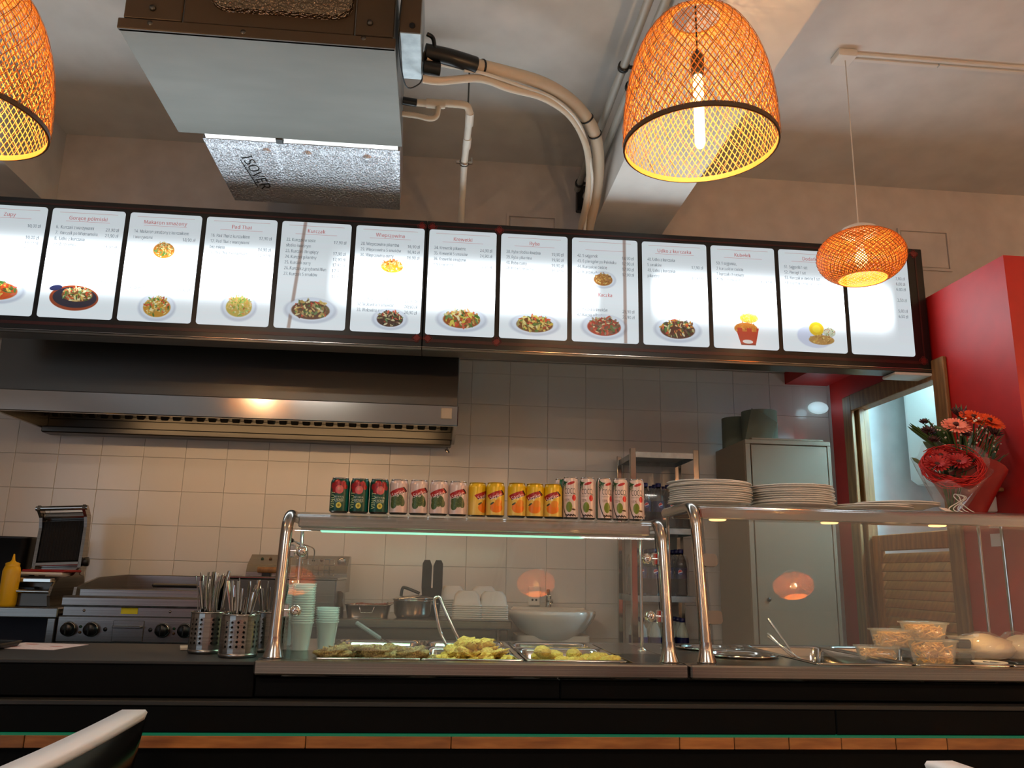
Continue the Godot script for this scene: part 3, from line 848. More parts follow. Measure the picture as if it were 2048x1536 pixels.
func menu_picture(k: int) -> ImageTexture:
	var w := 300
	var h := 488
	# the tubes behind the print: a bright middle that fades to the top and the bottom; some panels sit between two tubes
	var glow_img := Image.create(24, 40, false, Image.FORMAT_RGBF)
	for y in 40:
		var v := (y + 0.5) / 40.0
		var glow := exp(-pow(absf(v - 0.53) / 0.19, 2.8))
		for x in 24:
			var u := (x + 0.5) / 24.0
			var g := glow
			if k == 4: g *= clampf(absf(u - 0.36) * 2.6 - 0.85, 0.03, 1.0)
			if k == 8: g *= clampf(absf(u - 0.74) * 2.8 - 0.8, 0.03, 1.0)
			if k == 12: g *= clampf((0.75 - u) * 4.0, 0.0, 1.0)
			if k == 9: g *= clampf((u - 0.1) * 4.0, 0.05, 1.0)
			var edge := lerpf(0.50, 0.58, v)
			var e := Vector3(edge * 0.89, edge * 1.0, edge * 1.06) + Vector3(2.9, 3.2, 3.4) * g
			glow_img.set_pixel(x, y, Color(e.x, e.y, e.z) / 4.2)
	glow_img.resize(w, h, Image.INTERPOLATE_BILINEAR)
	var img := Image.create(w, h, false, Image.FORMAT_RGB8)
	img.fill(Color.WHITE)
	# brownish slanted bars on two of the films
	if k == 4: bar(img, 0.33, 0.21)
	if k == 8: bar(img, 0.795, 0.80)
	var red := Color(0.86, 0.40, 0.40)
	var grey := Color(0.44, 0.48, 0.52)
	var price := ["17,90 zł", "19,90 zł", "24,90 zł", "16,90 zł", "21,90 zł", "20,90 zł"]
	var titles := ["Zupy", "Gorące półmiski", "Makaron smażony", "Pad Thai", "Kurczak", "Wieprzowina", "Krewetki", "Ryba", "", "Udko z kurczaka", "Kubełek", "Dodatki", ""]
	ink(img, titles[k], w * 0.5, h * 0.085, 22, red, 0.5, 0, false)
	for y in [0.035, 0.115]:
		var m := 0.1 if y < 0.1 else 0.2
		for x in range(int(w * m), int(w * (1 - m))):
			if k != 12: img.set_pixel(x, int(h * y), img.get_pixel(x, int(h * y)) * red)
	var L := []
	match k:
		0: L = [[0, "", "10,00 zł"], [2, "", "10,00 zł"], [3, "", "10,00 zł"], [4, "", "10,00 zł"]]
		1: L = [[0, "6.  Kurczak z warzywami", price[4]], [1, "7.  Kurczak po Wietnamsku", price[4]], [2, "8.  Udko z kurczaka", ""], [3, "     po Wietnamsku", price[4]], [4, "", price[4]], [5, "", "26,90 zł"], [6, "", "26,90 zł"], [7, "", price[4]], [9, "     warzywami", price[4]]]
		2: L = [[0, "14. Makaron smażony z kurczakiem", ""], [1, "      i warzywami", "18,90 zł"], [8.6, "15. Kurczak smażony z ryżem", ""], [9.6, "      i warzywami", "18,90 zł"]]
		3: L = [[0, "16. Pad Thai z kurczakiem", price[0]], [1, "17. Pad Thai z warzywami", ""], [2, "      bez mięsa", "14,90 zł"], [3, "18. Pad Thai z krewetkami", price[2]], [4, "19. Pad Thai z wołowiną", price[5]], [5, "20. Pad Thai z wieprzowiną", price[0]], [7, "", price[0]]]
		4: L = [[0, "22. Kurczak w sosie", price[0]], [1, "      słodko-kwaśnym", ""], [2, "23. Kurczak chrupiący", price[0]], [3, "24. Kurczak pikantny", price[0]], [4, "25. Kurczak curry", price[0]], [5, "26. Kurczak z grzybami Mun", price[0]], [6, "27. Kurczak 5 smaków", price[0]]]
		5: L = [[0, "28. Wieprzowina pikantna", price[3]], [1, "29. Wieprzowina 5 smaków", price[3]], [2, "30. Wieprzowina curry", price[3]], [9.6, "31. Wołowina pikantna", price[5]], [10.6, "32. Wołowina 5 smaków", price[5]], [11.6, "33. Wołowina curry", price[5]]]
		6: L = [[0, "34. Krewetki pikantne", price[2]], [1, "35. Krewetki 5 smaków", price[2]], [2, "36. Krewetki smażone", ""], [3, "      z makaronem", price[2]], [4, "37. Krewetki smażone", ""], [5, "      z ryżem", price[2]]]
		7: L = [[0, "38. Ryba słodko-kwaśna", price[1]], [1, "39. Ryba pikantna", price[1]], [2, "40. Ryba curry", price[1]], [3, "41. Ryba 5 smaków", price[1]]]
		8: L = [[0, "42. 5 sajgonek", "18,90 zł"], [1, "43. 6 pierogów po Pekińsku", price[0]], [2, "44. Kurczak w cieście", price[0]], [3, "45. Kurczak chrupiący", price[0]], [9.6, "46. Kaczka 5 smaków", "25,90 zł"], [10.6, "47. Kaczka pikantna", "25,90 zł"]]
		9: L = [[0, "48. Udko z kurczaka", ""], [1, "      5 smaków", price[0]], [2, "49. Udko z kurczaka", ""], [3, "      pikantne", price[0]]]
		10: L = [[0, "50. 1 sajgonka,", ""], [1, "      2 kurczaki w cieście", ""], [2, "      1 kurczak chrupiący", ""], [3, "      frytki lub makaron", price[0]]]
		11: L = [[0, "51. Sajgonki 1 szt", ""], [1, "52. Pierogi 1 szt", ""], [2, "53. Kurczak w cieście 1 szt", ""], [3, "54. Kurczak chrupiący 1 szt", ""]]
		12: L = [[1, "", "7,00 zł"], [2, "", "6,00 zł"], [3, "", "6,00 zł"], [5, "", "3,50 zł"], [7, "", "5,00 zł"], [8, "", "6,50 zł"]]
	for l in L:
		var y: float = h * (0.175 + 0.054 * l[0])
		ink(img, l[1], w * 0.08, y, 19, grey, 0.0, 0, false, "Droid Sans", 0.76)
		ink(img, l[2], w * 0.94, y + 3, 19, grey, 1.0, 0, false, "Droid Sans", 0.84)
	var green := Color(0.25, 0.45, 0.15)
	var tomato := Color(0.85, 0.25, 0.12)
	var noodle := Color(0.90, 0.72, 0.35)
	var brown := Color(0.38, 0.20, 0.10)
	var pale := Color(0.93, 0.86, 0.62)
	match k:
		0: dish(img, w * 0.50, h * 0.78, 84, 44, [Color(0.85, 0.35, 0.10), tomato, Color(0.9, 0.75, 0.3), green], 11)
		1:
			ellipse(img, w * 0.46, h * 0.82, 100, 56, Color(0.62, 0.24, 0.10), 0.03, 0.03)
			ellipse(img, w * 0.47, h * 0.815, 90, 46, Color(0.10, 0.12, 0.20), 0.03, 0.03)
			ellipse(img, w * 0.20, h * 0.735, 26, 12, Color(0.13, 0.16, 0.32), -0.2, 0.05)
			dish(img, w * 0.50, h * 0.785, 66, 34, [Color(0.5, 0.3, 0.15), tomato, noodle, green, pale, pale], 12, 110, false)
		2:
			dish(img, w * 0.52, h * 0.335, 46, 40, [Color(0.72, 0.42, 0.12), noodle, Color(0.85, 0.45, 0.15), green, pale], 13, 110, false)
			dish(img, w * 0.52, h * 0.86, 58, 48, [Color(0.80, 0.55, 0.15), noodle, green, Color(0.35, 0.55, 0.2), tomato, pale], 14)
		3: dish(img, w * 0.57, h * 0.82, 56, 50, [Color(0.80, 0.68, 0.30), noodle, pale, Color(0.55, 0.70, 0.25), Color(0.88, 0.50, 0.2)], 15)
		4: dish(img, w * 0.50, h * 0.82, 84, 46, [brown, noodle, green, Color(0.62, 0.45, 0.2), tomato, pale, brown], 16)
		5:
			dish(img, w * 0.55, h * 0.375, 50, 32, [Color(0.85, 0.55, 0.12), noodle, Color(0.9, 0.62, 0.2), Color(0.85, 0.4, 0.12), pale], 17, 100, false)
			dish(img, w * 0.56, h * 0.87, 58, 38, [Color(0.25, 0.12, 0.08), brown, Color(0.12, 0.10, 0.08), pale, green, tomato], 18)
		6: dish(img, w * 0.52, h * 0.84, 84, 44, [Color(0.62, 0.30, 0.10), pale, Color(0.90, 0.60, 0.30), green, tomato, Color(0.90, 0.82, 0.3)], 19)
		7: dish(img, w * 0.52, h * 0.855, 84, 40, [Color(0.45, 0.25, 0.08), Color(0.92, 0.80, 0.35), Color(0.90, 0.74, 0.25), green, Color(0.93, 0.84, 0.5), tomato], 20)
		8:
			dish(img, w * 0.47, h * 0.395, 44, 32, [Color(0.68, 0.42, 0.15), Color(0.85, 0.60, 0.28), Color(0.62, 0.36, 0.15), noodle], 21, 80)
			ink(img, "Kaczka", w * 0.5, h * 0.55, 22, red, 0.5, 0, false)
			dish(img, w * 0.48, h * 0.845, 78, 46, [Color(0.70, 0.16, 0.06), brown, green, tomato, pale, Color(0.5, 0.4, 0.3)], 22)
		9: dish(img, w * 0.52, h * 0.84, 82, 46, [Color(0.32, 0.12, 0.06), tomato, brown, pale, green, Color(0.92, 0.58, 0.12), Color(0.14, 0.10, 0.08)], 23)
		10:
			dish(img, w * 0.55, h * 0.70, 44, 24, [Color(0.88, 0.70, 0.2), Color(0.92, 0.80, 0.3), noodle], 24, 60, false)
			dish(img, w * 0.50, h * 0.80, 56, 32, [Color(0.80, 0.45, 0.12), Color(0.88, 0.55, 0.18), Color(0.75, 0.38, 0.1)], 25, 30, false)
			for y in range(int(h * 0.80), int(h * 0.965)):
				var t := (y - h * 0.80) / (h * 0.165)
				for x in range(int(w * (0.34 + 0.08 * t)), int(w * (0.70 - 0.06 * t))):
					if t < 0.2 and (x / 22) % 2 == 0: continue
					img.set_pixel(x, y, Color(0.75, 0.14, 0.08) if t < 0.9 else Color(0.55, 0.10, 0.06))
			ellipse(img, w * 0.52, h * 0.93, 24, 9, Color(0.93, 0.90, 0.88), 0.05)
		11:
			ellipse(img, w * 0.50, h * 0.85, 88, 56, Color(0.83, 0.84, 0.93, 0.8), 0.08, 0.1, true)
			ellipse(img, w * 0.53, h * 0.775, 36, 34, Color(0.90, 0.72, 0.12), 0, 0.1)
			ellipse(img, w * 0.53, h * 0.775, 22, 20, Color(0.92, 0.80, 0.2), 0, 0.2)
			dish(img, w * 0.73, h * 0.80, 30, 24, [Color(0.8, 0.8, 0.7), tomato, green, pale], 26, 30, false)
			dish(img, w * 0.60, h * 0.875, 62, 26, [Color(0.75, 0.55, 0.3), noodle, Color(0.72, 0.48, 0.18), Color(0.85, 0.62, 0.28)], 27, 40, false)
	for y in h:
		for x in w: img.set_pixel(x, y, (glow_img.get_pixel(x, y) * img.get_pixel(x, y).srgb_to_linear()).linear_to_srgb())
	return texture(img)

func bar(img: Image, u0: float, u1: float) -> void:
	var h := img.get_height()
	var w := img.get_width()
	for y in h:
		var c := lerpf(u0, u1, float(y) / h) * w
		for x in range(int(c - 9), int(c + 10)):
			var k := clampf((10.0 - absf(x - c)) / 6.0, 0.0, 1.0)
			img.set_pixel(x, y, img.get_pixel(x, y).lerp(img.get_pixel(x, y) * Color(0.72, 0.62, 0.58), k))

func ornament(st: SurfaceTool, c: Vector3) -> SurfaceTool:
	for a in 4:
		tube(st, arc(c + Vector3(0.011 * cos(a * PI * 0.5), 0.011 * sin(a * PI * 0.5), 0), 0.009, 0, TAU, Vector3(1, 0, 0), Vector3(0, 1, 0), 10), 0.0016, 4)
	bx(st, c, Vector3(0.022, 0.022, 0.002), 0, Basis(Vector3(0, 0, 1), PI * 0.25))
	return st

func menu_boxes() -> void:
	var body := mat("menu_black", Color(0.03, 0.026, 0.027), 0.3)
	var line := mat("menu_line", Color(0.22, 0.05, 0.04), 0.35)
	var orn := mat("menu_ornament", Color(0.42, 0.05, 0.04), 0.4)
	for b in 2:
		var x0: float = [-2.04, -0.0855][b]
		var x1: float = [-0.0870, 2.245][b]
		var t := thing("menu_lightbox", ["long backlit menu box with white panels, left half of the row", "long backlit menu box with white panels, right half ending at the red wall"][b], "menu board", Vector3(0, 2.145, -3.50), 0.0, "backlit menu boxes")
		obj("cabinet", span(x0, x1, 0.0, 0.592, -0.06, 0.05, 0.003), body, t)
		obj("bottom_rail", span(x0, x1, -0.012, 0.0, -0.05, 0.056, 0.002), M.steel_dark, t)
		obj("bright_edge", span(x0, x1, 0.0, 0.004, 0.05, 0.057, 0.001), M.steel_polished, t)
		obj("red_line", span(x0 + 0.02, x1 - 0.02, 0.564, 0.572, 0.05, 0.0515), line, t)
		obj("red_line", span(x0 + 0.02, x1 - 0.02, 0.026, 0.040, 0.05, 0.0515), line, t)
		if b == 1: obj("red_line", span(x1 - 0.04, x1 - 0.033, 0.05, 0.55, 0.05, 0.0515), line, t)
		for c in ([Vector2(-0.1095, 0.563), Vector2(-0.1095, 0.043)] if b == 0 else [Vector2(-0.063, 0.563), Vector2(-0.063, 0.043), Vector2(0.238, 0.565), Vector2(0.238, 0.042), Vector2(2.203, 0.565), Vector2(2.203, 0.043)]):
			obj("corner_ornament", ornament(new_st(), Vector3(c.x, c.y, 0.0515)), orn, t)
		for i in 7:
			var k := i - 1 if b == 0 else i + 6
			var cx := -0.086 + 0.323 * (k - 6) + 0.1615
			if b == 0 and i == 0: continue
			var st := new_st()
			var poly := rpoly(0.3015, 0.49, 0.012)
			var xf := Transform3D(Basis(), Vector3(cx, 0.305, 0))
			for p in poly.size():
				for v in [Vector2.ZERO, poly[(p + 1) % poly.size()], poly[p]]:
					st.set_uv(Vector2(v.x / 0.3015 + 0.5, 0.5 - v.y / 0.49))
					st.add_vertex(xf * Vector3(v.x, v.y, 0.0535))
			for p in poly.size():
				var p0 := poly[p]
				var p1 := poly[(p + 1) % poly.size()]
				quad(st, xf * Vector3(p0.x, p0.y, 0.048), xf * Vector3(p1.x, p1.y, 0.048), xf * Vector3(p1.x, p1.y, 0.0535), xf * Vector3(p0.x, p0.y, 0.0535))
			var m := mat("menu_film_light_%d" % k, Color(0.25, 0.25, 0.25), 0.3, 0.0, {"emission_enabled": true, "emission": Color.BLACK, "emission_texture": menu_picture(k), "emission_energy_multiplier": 4.2})
			obj("light_panel", st, m, t)
	one("menu_bracket", span(2.06, 2.25, 2.118, 2.132, -3.56, -3.45, 0.003), M.white_plastic, "white bracket under the right end of the menu box", "bracket")

# ---------------------------------------------------------------- woven lamps
func weave(prof: Callable, turns: float, n: int, w: float, steps := 26) -> SurfaceTool:
	var st := new_st()
	for fam in [-1.0, 1.0]:
		for k in n:
			var path := []
			var nor := []
			for i in steps + 1:
				var t := float(i) / steps
				var p: Vector2 = prof.call(t)
				var q: Vector2 = prof.call(minf(t + 0.01, 1.0)) - prof.call(maxf(t - 0.01, 0.0))
				var a: float = TAU * k / n + fam * turns * t
				var out := Vector3(sin(a), 0, cos(a))
				path.append(out * (p.x + fam * 0.0008) + Vector3(0, p.y, 0))
				nor.append((out * -q.y + Vector3(0, q.x, 0)).normalized())
			ribbon(st, path, nor, w, 0.001)
	return st

func bulb_material(called: String, c: Color, e: float) -> StandardMaterial3D:
	return mat(called, c, 0.3, 0.0, {"emission_enabled": true, "emission": c, "emission_energy_multiplier": e})

func bell_lamp(at: Vector3, label: String, light: float) -> void:
	var l := thing("bell_pendant", label, "pendant lamp", at, 0.0, "bell-shaped bamboo pendants")
	l.scale = Vector3.ONE * 0.94
	var prof := func(t: float) -> Vector2:
		var r := 0.075 + 0.147 * pow(1.0 - pow(1.0 - t, 2.3), 0.62)
		return Vector2(r, 0.425 * (1.0 - t))
	obj("woven_shade", weave(prof, 1.15, 76, 0.0026), M.bamboo, l)
	var outer := func(t: float) -> Vector2: return prof.call(t) + Vector2(0.0035, 0.001)
	obj("outer_weave", weave(outer, 1.35, 30, 0.0016), M.bamboo_outer_shaded, l)
	var rim := new_st()
	lathe(rim, [Vector2(0.219, -0.008), Vector2(0.219, -0.008), Vector2(0.2245, -0.008), Vector2(0.2245, -0.008), Vector2(0.2245, 0.006), Vector2(0.2245, 0.006), Vector2(0.219, 0.006)], 48)
	obj("rim", rim, M.bamboo_rim, l)
	var inner := new_st()
	lathe(inner, [Vector2(0.2185, 0.007), Vector2(0.2185, -0.009), Vector2(0.2185, -0.009), Vector2(0.2205, -0.009)], 48)
	obj("rim_lining", inner, M.bamboo, l)
	var ring := new_st()
	lathe(ring, [Vector2(0.072, 0.42), Vector2(0.079, 0.42), Vector2(0.079, 0.428), Vector2(0.072, 0.428), Vector2(0.072, 0.42)], 28)
	obj("top_ring", ring, M.bamboo, l)
	var so := new_st()
	lathe(so, [Vector2(0.0, 0.23), Vector2(0.017, 0.23), Vector2(0.02, 0.25), Vector2(0.02, 0.29), Vector2(0.008, 0.31), Vector2(0.0, 0.312)], 16)
	obj("socket", so, M.black_plastic, l)
	var co := new_st()
	tube(co, [Vector3(0, 0.31, 0), Vector3(0, (CEIL_Y - at.y) / 0.94, 0)], 0.003, 6)
	obj("cord", co, M.cord_black, l)
	var bu := new_st()
	lathe(bu, [Vector2(0.0, -0.012), Vector2(0.010, -0.008), Vector2(0.0155, 0.005), Vector2(0.0155, 0.20), Vector2(0.012, 0.228), Vector2(0.0, 0.23)], 18)
	obj("tube_bulb", bu, M.get("bulb_bell") if M.has("bulb_bell") else bulb_material("bulb_bell", Color(1.0, 0.86, 0.55), 5.0), l)
	omni("bell_pendant_light", at + Vector3(0, 0.11, 0), Color(1.0, 0.80, 0.58), light, 0.012)

func round_lamp(at: Vector3, label: String, light: float, src: Node3D = null, size := 1.0) -> Node3D:
	omni("round_pendant_light", at + Vector3(0, 0.10 * size, 0), Color(1.0, 0.80, 0.58), light, 0.02)
	if src: return copy(src, at, 0.4, label)
	var l := thing("round_pendant", label, "pendant lamp", at, 0.0, "round bamboo pendants")
	l.scale = Vector3.ONE * size
	var prof := func(t: float) -> Vector2:
		var a := lerpf(2.72, 0.52, t)
		return Vector2(0.184 * pow(absf(sin(a)), 0.82) , 0.105 - 0.118 * cos(a)).clamp(Vector2(0.0, -0.1), Vector2(0.2, 0.5))
	var up := func(t: float) -> Vector2: return prof.call(t)
	obj("woven_shade", weave(up, 1.7, 80, 0.0042, 20), M.bamboo, l)
	var outer := func(t: float) -> Vector2: return prof.call(t) * Vector2(1.02, 1.0)
	obj("outer_weave", weave(outer, 2.0, 40, 0.0024, 20), M.bamboo_outer_shaded, l)
	var p0: Vector2 = prof.call(0.0)
	var p1: Vector2 = prof.call(1.0)
	for p in [p0, p1]:
		var ring := new_st()
		lathe(ring, [Vector2(p.x - 0.003, p.y - 0.003), Vector2(p.x + 0.003, p.y - 0.003), Vector2(p.x + 0.003, p.y + 0.003), Vector2(p.x - 0.003, p.y + 0.003), Vector2(p.x - 0.003, p.y - 0.003)], 32)
		obj("rim", ring, M.bamboo, l)
	var top := maxf(p0.y, p1.y)
	var cap := new_st()
	lathe(cap, [Vector2(0.0, top - 0.002), Vector2(0.078, top - 0.002), Vector2(0.078, top - 0.002), Vector2(0.074, top + 0.022), Vector2(0.05, top + 0.034), Vector2(0.0, top + 0.036)], 28)
	obj("cap", cap, M.white_plastic, l)
	var so := new_st()
	lathe(so, [Vector2(0.0, 0.135), Vector2(0.017, 0.135), Vector2(0.019, top - 0.004), Vector2(0.0, top - 0.004)], 14)
	obj("socket", so, M.white_plastic, l)
	var bu := new_st()
	lathe(bu, [Vector2(0.0, 0.055), Vector2(0.018, 0.06), Vector2(0.027, 0.085), Vector2(0.024, 0.11), Vector2(0.013, 0.135), Vector2(0.0, 0.137)], 16)
	obj("bulb", bu, bulb_material("bulb_round", Color(1.0, 0.85, 0.52), 8.0), l)
	var co := new_st()
	tube(co, [Vector3(0, top + 0.026, 0), Vector3(0, (CEIL_Y - 0.02 - at.y) / size, 0)], 0.0028, 6)
	obj("cord", co, M.cord_white, l)
	return l

func pendants() -> void:
	for k in 2:  # unseen fittings of the panel lights behind the camera
		var c := thing("unseen_ceiling_panel", ["unseen white ceiling light panel behind the camera on the left, lighting the room", "unseen white ceiling light panel behind the camera on the right, lighting the room"][k], "lamp", Vector3([-1.6, 1.4][k], CEIL_Y, 1.0), 0.0, "unseen ceiling light panels")
		obj("housing", span(-0.63, 0.63, -0.05, 0.0, -0.18, 0.18, 0.004), M.white_plastic, c)
		obj("light_diffuser", span(-0.6, 0.6, -0.054, -0.0505, -0.15, 0.15), mat("lamp_panel", Color(0.95, 0.95, 0.95), 0.5, 0.0, {"emission_enabled": true, "emission": Color(1.0, 0.97, 0.93), "emission_energy_multiplier": 1.0}), c)
	bell_lamp(Vector3(0.687, 2.362, -2.0), "bell-shaped bamboo pendant with a tube bulb in front of the menu, right of the two", 0.23)
	bell_lamp(Vector3(-1.25, 2.297, -2.0), "bell-shaped bamboo pendant cut off by the left edge of the photo", 0.23)
	bell_lamp(Vector3(4.35, 2.25, -0.3), "unseen bell-shaped bamboo pendant out of frame at the right, placed to light the right ceiling", 1.3)  # this and the next are unseen, placed to light the right ceiling
	bell_lamp(Vector3(4.72, 2.25, 0.1), "unseen bell-shaped bamboo pendant at the far right behind the camera, placed to light the right ceiling", 1.3)
	var r := round_lamp(Vector3(1.586, 2.318, -2.817), "small round bamboo pendant on a white cord before the right end of the menu", 0.10, null, 0.8667)
	var spots := [Vector3(0.73, 2.108, 0.39), Vector3(2.46, 2.018, 0.06), Vector3(-0.93, 2.088, 0.38)]
	for k in 3:
		round_lamp(spots[k], ["round bamboo pendant behind the camera, mirrored above the sink", "round bamboo pendant behind the camera, mirrored in the right glass case", "round bamboo pendant behind the camera, mirrored beside the left steel tube"][k], 0.8, null, 0.72)

# ---------------------------------------------------------------- the open kitchen
func kitchen() -> void:
	hood()
	griddle()
	panini()
	boards()
	fryers()
	back_table()
	sink()
	shelf_unit()
	locker()
	var st := new_st()
	loft(st, [rrect(0.30, 0.25, 0.03, 0.0), rrect(0.34, 0.28, 0.04, 0.29), rrect(0.35, 0.29, 0.04, 0.30), rrect(0.33, 0.27, 0.04, 0.30), rrect(0.29, 0.24, 0.03, 0.02)])
	one("black_crate", st, M.black_plastic, "tall black plastic tub behind the yellow bottle", "tub", "", Vector3(-2.06, 1.022, -4.25))
	var b := thing("sauce_bottle", "yellow squeeze bottle with pointed nozzle at the left edge", "bottle", Vector3(-1.79, 1.0215, -3.78))
	var s := new_st()
	lathe(s, [Vector2(0.0, 0.0), Vector2(0.032, 0.0), Vector2(0.035, 0.01), Vector2(0.035, 0.145), Vector2(0.029, 0.165), Vector2(0.0, 0.166)], 20)
	obj("body", s, M.yellow, b)
	s = new_st()
	lathe(s, [Vector2(0.027, 0.162), Vector2(0.028, 0.178), Vector2(0.012, 0.184), Vector2(0.007, 0.19), Vector2(0.003, 0.216), Vector2(0.0, 0.217)], 16)
	obj("nozzle_cap", s, M.yellow, b)

func hood() -> void:
	var h := thing("exhaust_hood", "long steel exhaust hood over the cooking line", "exhaust hood", Vector3(0, 1.86, 0))
	obj("front_panel", span(-2.05, 0.088, 0.115, 0.514, -3.915, -3.90, 0.002), M.steel_dark, h)
	obj("front_band", span(-2.05, 0.092, 0.022, 0.122, -3.91, -3.885, 0.004), M.steel_band, h)
	obj("side_panel", span(0.072, 0.09, 0.024, 0.514, -4.49, -3.915, 0.002), M.steel, h)
	obj("side_panel", span(-2.05, -2.035, 0.024, 0.514, -4.49, -3.915, 0.002), M.steel, h)
	obj("gutter", span(-2.035, 0.072, 0.0, 0.034, -4.48, -4.37, 0.006), M.steel_dark, h)
	obj("back_plate", span(-2.035, 0.072, 0.034, 0.16, -4.47, -4.44, 0.002), M.steel_dark, h)
	obj("top_plate", span(-2.035, 0.072, 0.40, 0.41, -4.49, -3.915), M.steel_dark, h)
	# baffle filters lean from the front down to the gutter
	var lean := Basis(Vector3(1, 0, 0), 0.62)
	var b := box(Vector3.ZERO, Vector3(0.040, 0.40, 0.014), 0.005)
	b.generate_normals()
	var bm := b.commit()
	for k in 34:
		var o := obj("filter_baffle", bm, M.steel_dark, h)
		o.transform = Transform3D(lean, Vector3(-2.0 + 0.0615 * k, 0.255, -4.325))
	obj("filter_back", box(Vector3(-0.98, 0.265, -4.345), Vector3(2.1, 0.42, 0.006), 0, lean), M.black_matte, h)
	obj("filter_rail", box(Vector3(-0.98, 0.092, -4.445), Vector3(2.1, 0.022, 0.02), 0.003), M.steel_dark, h)
	obj("switch_plate", span(0.008, 0.062, 0.055, 0.108, -3.885, -3.878, 0.003), M.beige_plastic, h)
	var s := new_st()
	tube(s, [Vector3(0.05, 0.0, -4.42), Vector3(0.05, -0.025, -4.42), Vector3(0.062, -0.03, -4.41)], 0.006, 8)
	bx(s, Vector3(0.05, -0.018, -4.42), Vector3(0.022, 0.008, 0.012), 0.001)
	obj("drain_valve", s, M.steel_polished, h)
	obj("unseen_hood_light", span(-1.75, 0.0, 0.135, 0.15, -4.06, -4.0, 0.004), mat("lamp_warm", Color(1, 0.9, 0.7), 0.5, 0.0, {"emission_enabled": true, "emission": Color(1.0, 0.82, 0.60), "emission_energy_multiplier": 1.0}), h)  # unseen behind the front band, placed to light the tiles below
	area("unseen_hood_tube", Vector3(-0.875, 1.992, -4.03), Vector3(0, -1, -0.35), Vector2(1.7, 0.05), Color(1.0, 0.80, 0.58), 0.48)

func griddle() -> void:
	var g := thing("griddle", "wide steel electric griddle with control knobs", "griddle", Vector3(-1.53, 0.0, -3.73))
	obj("body", span(0.0, 0.60, 0.62, 1.0, -0.66, 0.0, 0.004), M.steel, g)
	obj("control_panel", span(-0.015, 0.60, 0.885, 0.99, 0.0, 0.022, 0.004), M.steel, g)
	obj("strip", span(-0.005, 0.60, 0.99, 1.028, -0.02, 0.008, 0.002), M.steel, g)
	obj("front_lip", span(-0.012, 0.605, 1.028, 1.072, -0.05, 0.03, 0.008), M.steel, g)
	obj("cooking_plate", span(0.03, 0.6, 1.035, 1.065, -0.62, -0.05, 0.004), M.steel_dark, g)
	obj("ledge", span(0.03, 0.6, 1.06, 1.10, -0.075, -0.045, 0.003), M.steel, g)
	obj("splash_back", span(0.0, 0.60, 1.03, 1.155, -0.665, -0.65, 0.003), M.steel, g)
	var sp := new_st()
	prism(sp, PackedVector2Array([Vector2(-0.05, 1.06), Vector2(-0.65, 1.06), Vector2(-0.65, 1.155), Vector2(-0.30, 1.145), Vector2(-0.06, 1.105)]), 0.0, 0.012, Transform3D(Basis(Vector3(0, 0, 1), Vector3(0, 1, 0), Vector3(1, 0, 0)), Vector3(0.0, 0, 0)))
	obj("splash_side", sp, M.steel, g)
	for x in [0.035, 0.125, 0.412, 0.503]:
		var s := new_st()
		var xf := Transform3D(Basis(Vector3(1, 0, 0), PI * 0.5), Vector3(x, 0.938, 0.022))
		lathe(s, [Vector2(0.030, 0.0), Vector2(0.030, 0.006), Vector2(0.030, 0.006), Vector2(0.025, 0.008), Vector2(0.024, 0.03), Vector2(0.02, 0.034), Vector2(0.0, 0.034)], 24, xf)
		bx(s, Vector3(x, 0.938, 0.058), Vector3(0.006, 0.04, 0.006), 0.002)
		var kn := obj("knob", s, M.black_plastic, g)
		var r := new_st()
		lathe(r, [Vector2(0.026, 0.005), Vector2(0.030, 0.007), Vector2(0.026, 0.009)], 24, xf)
		obj("knob_ring", r, M.steel_polished, kn)
	for p in [[0.08, 0.948, 0], [0.08, 0.925, 1], [0.18, 0.938, 2], [0.362, 0.938, 2], [0.458, 0.945, 0], [0.458, 0.925, 1]]:
		var s := new_st()
		lathe(s, [Vector2(0.006 + 0.003 * float(p[2] == 2), 0.0), Vector2(0.005, 0.005), Vector2(0.0, 0.006)], 10, Transform3D(Basis(Vector3(1, 0, 0), PI * 0.5), Vector3(p[0], p[1], 0.022)))
		obj("indicator", s, [mat("lens_green", Color(0.05, 0.2, 0.12), 0.2), mat("lens_amber", Color(0.3, 0.2, 0.08), 0.2), M.black_plastic][p[2]], g)
	var dr := obj("grease_drawer", span(0.21, 0.335, 0.89, 0.975, 0.022, 0.027, 0.002), M.steel, g)
	obj("drawer_handle", span(0.215, 0.33, 0.945, 0.955, 0.027, 0.05, 0.003), M.steel, dr)
	obj("yellow_label", span(0.23, 0.298, 1.001, 1.026, 0.008, 0.010), M.sticker_yellow, g)
	for x in [0.08, 0.43]:
		var s := new_st()
		lathe(s, [Vector2(0.006, 0), Vector2(0.004, 0.004), Vector2(0, 0.004)], 8, Transform3D(Basis(Vector3(1, 0, 0), PI * 0.5), Vector3(x, 1.012, 0.008)))
		obj("screw", s, M.steel_polished, g)
	var sp2 := thing("spatula", "black spatula lying across the griddle top", "spatula", Vector3(-1.12, 1.105, -4.0), 0.1)
	obj("handle", span(-0.15, 0.05, 0.0, 0.018, -0.01, 0.01, 0.006), M.black_plastic, sp2)
	obj("blade", span(0.05, 0.19, 0.004, 0.008, -0.05, 0.05, 0.001), M.steel, sp2)

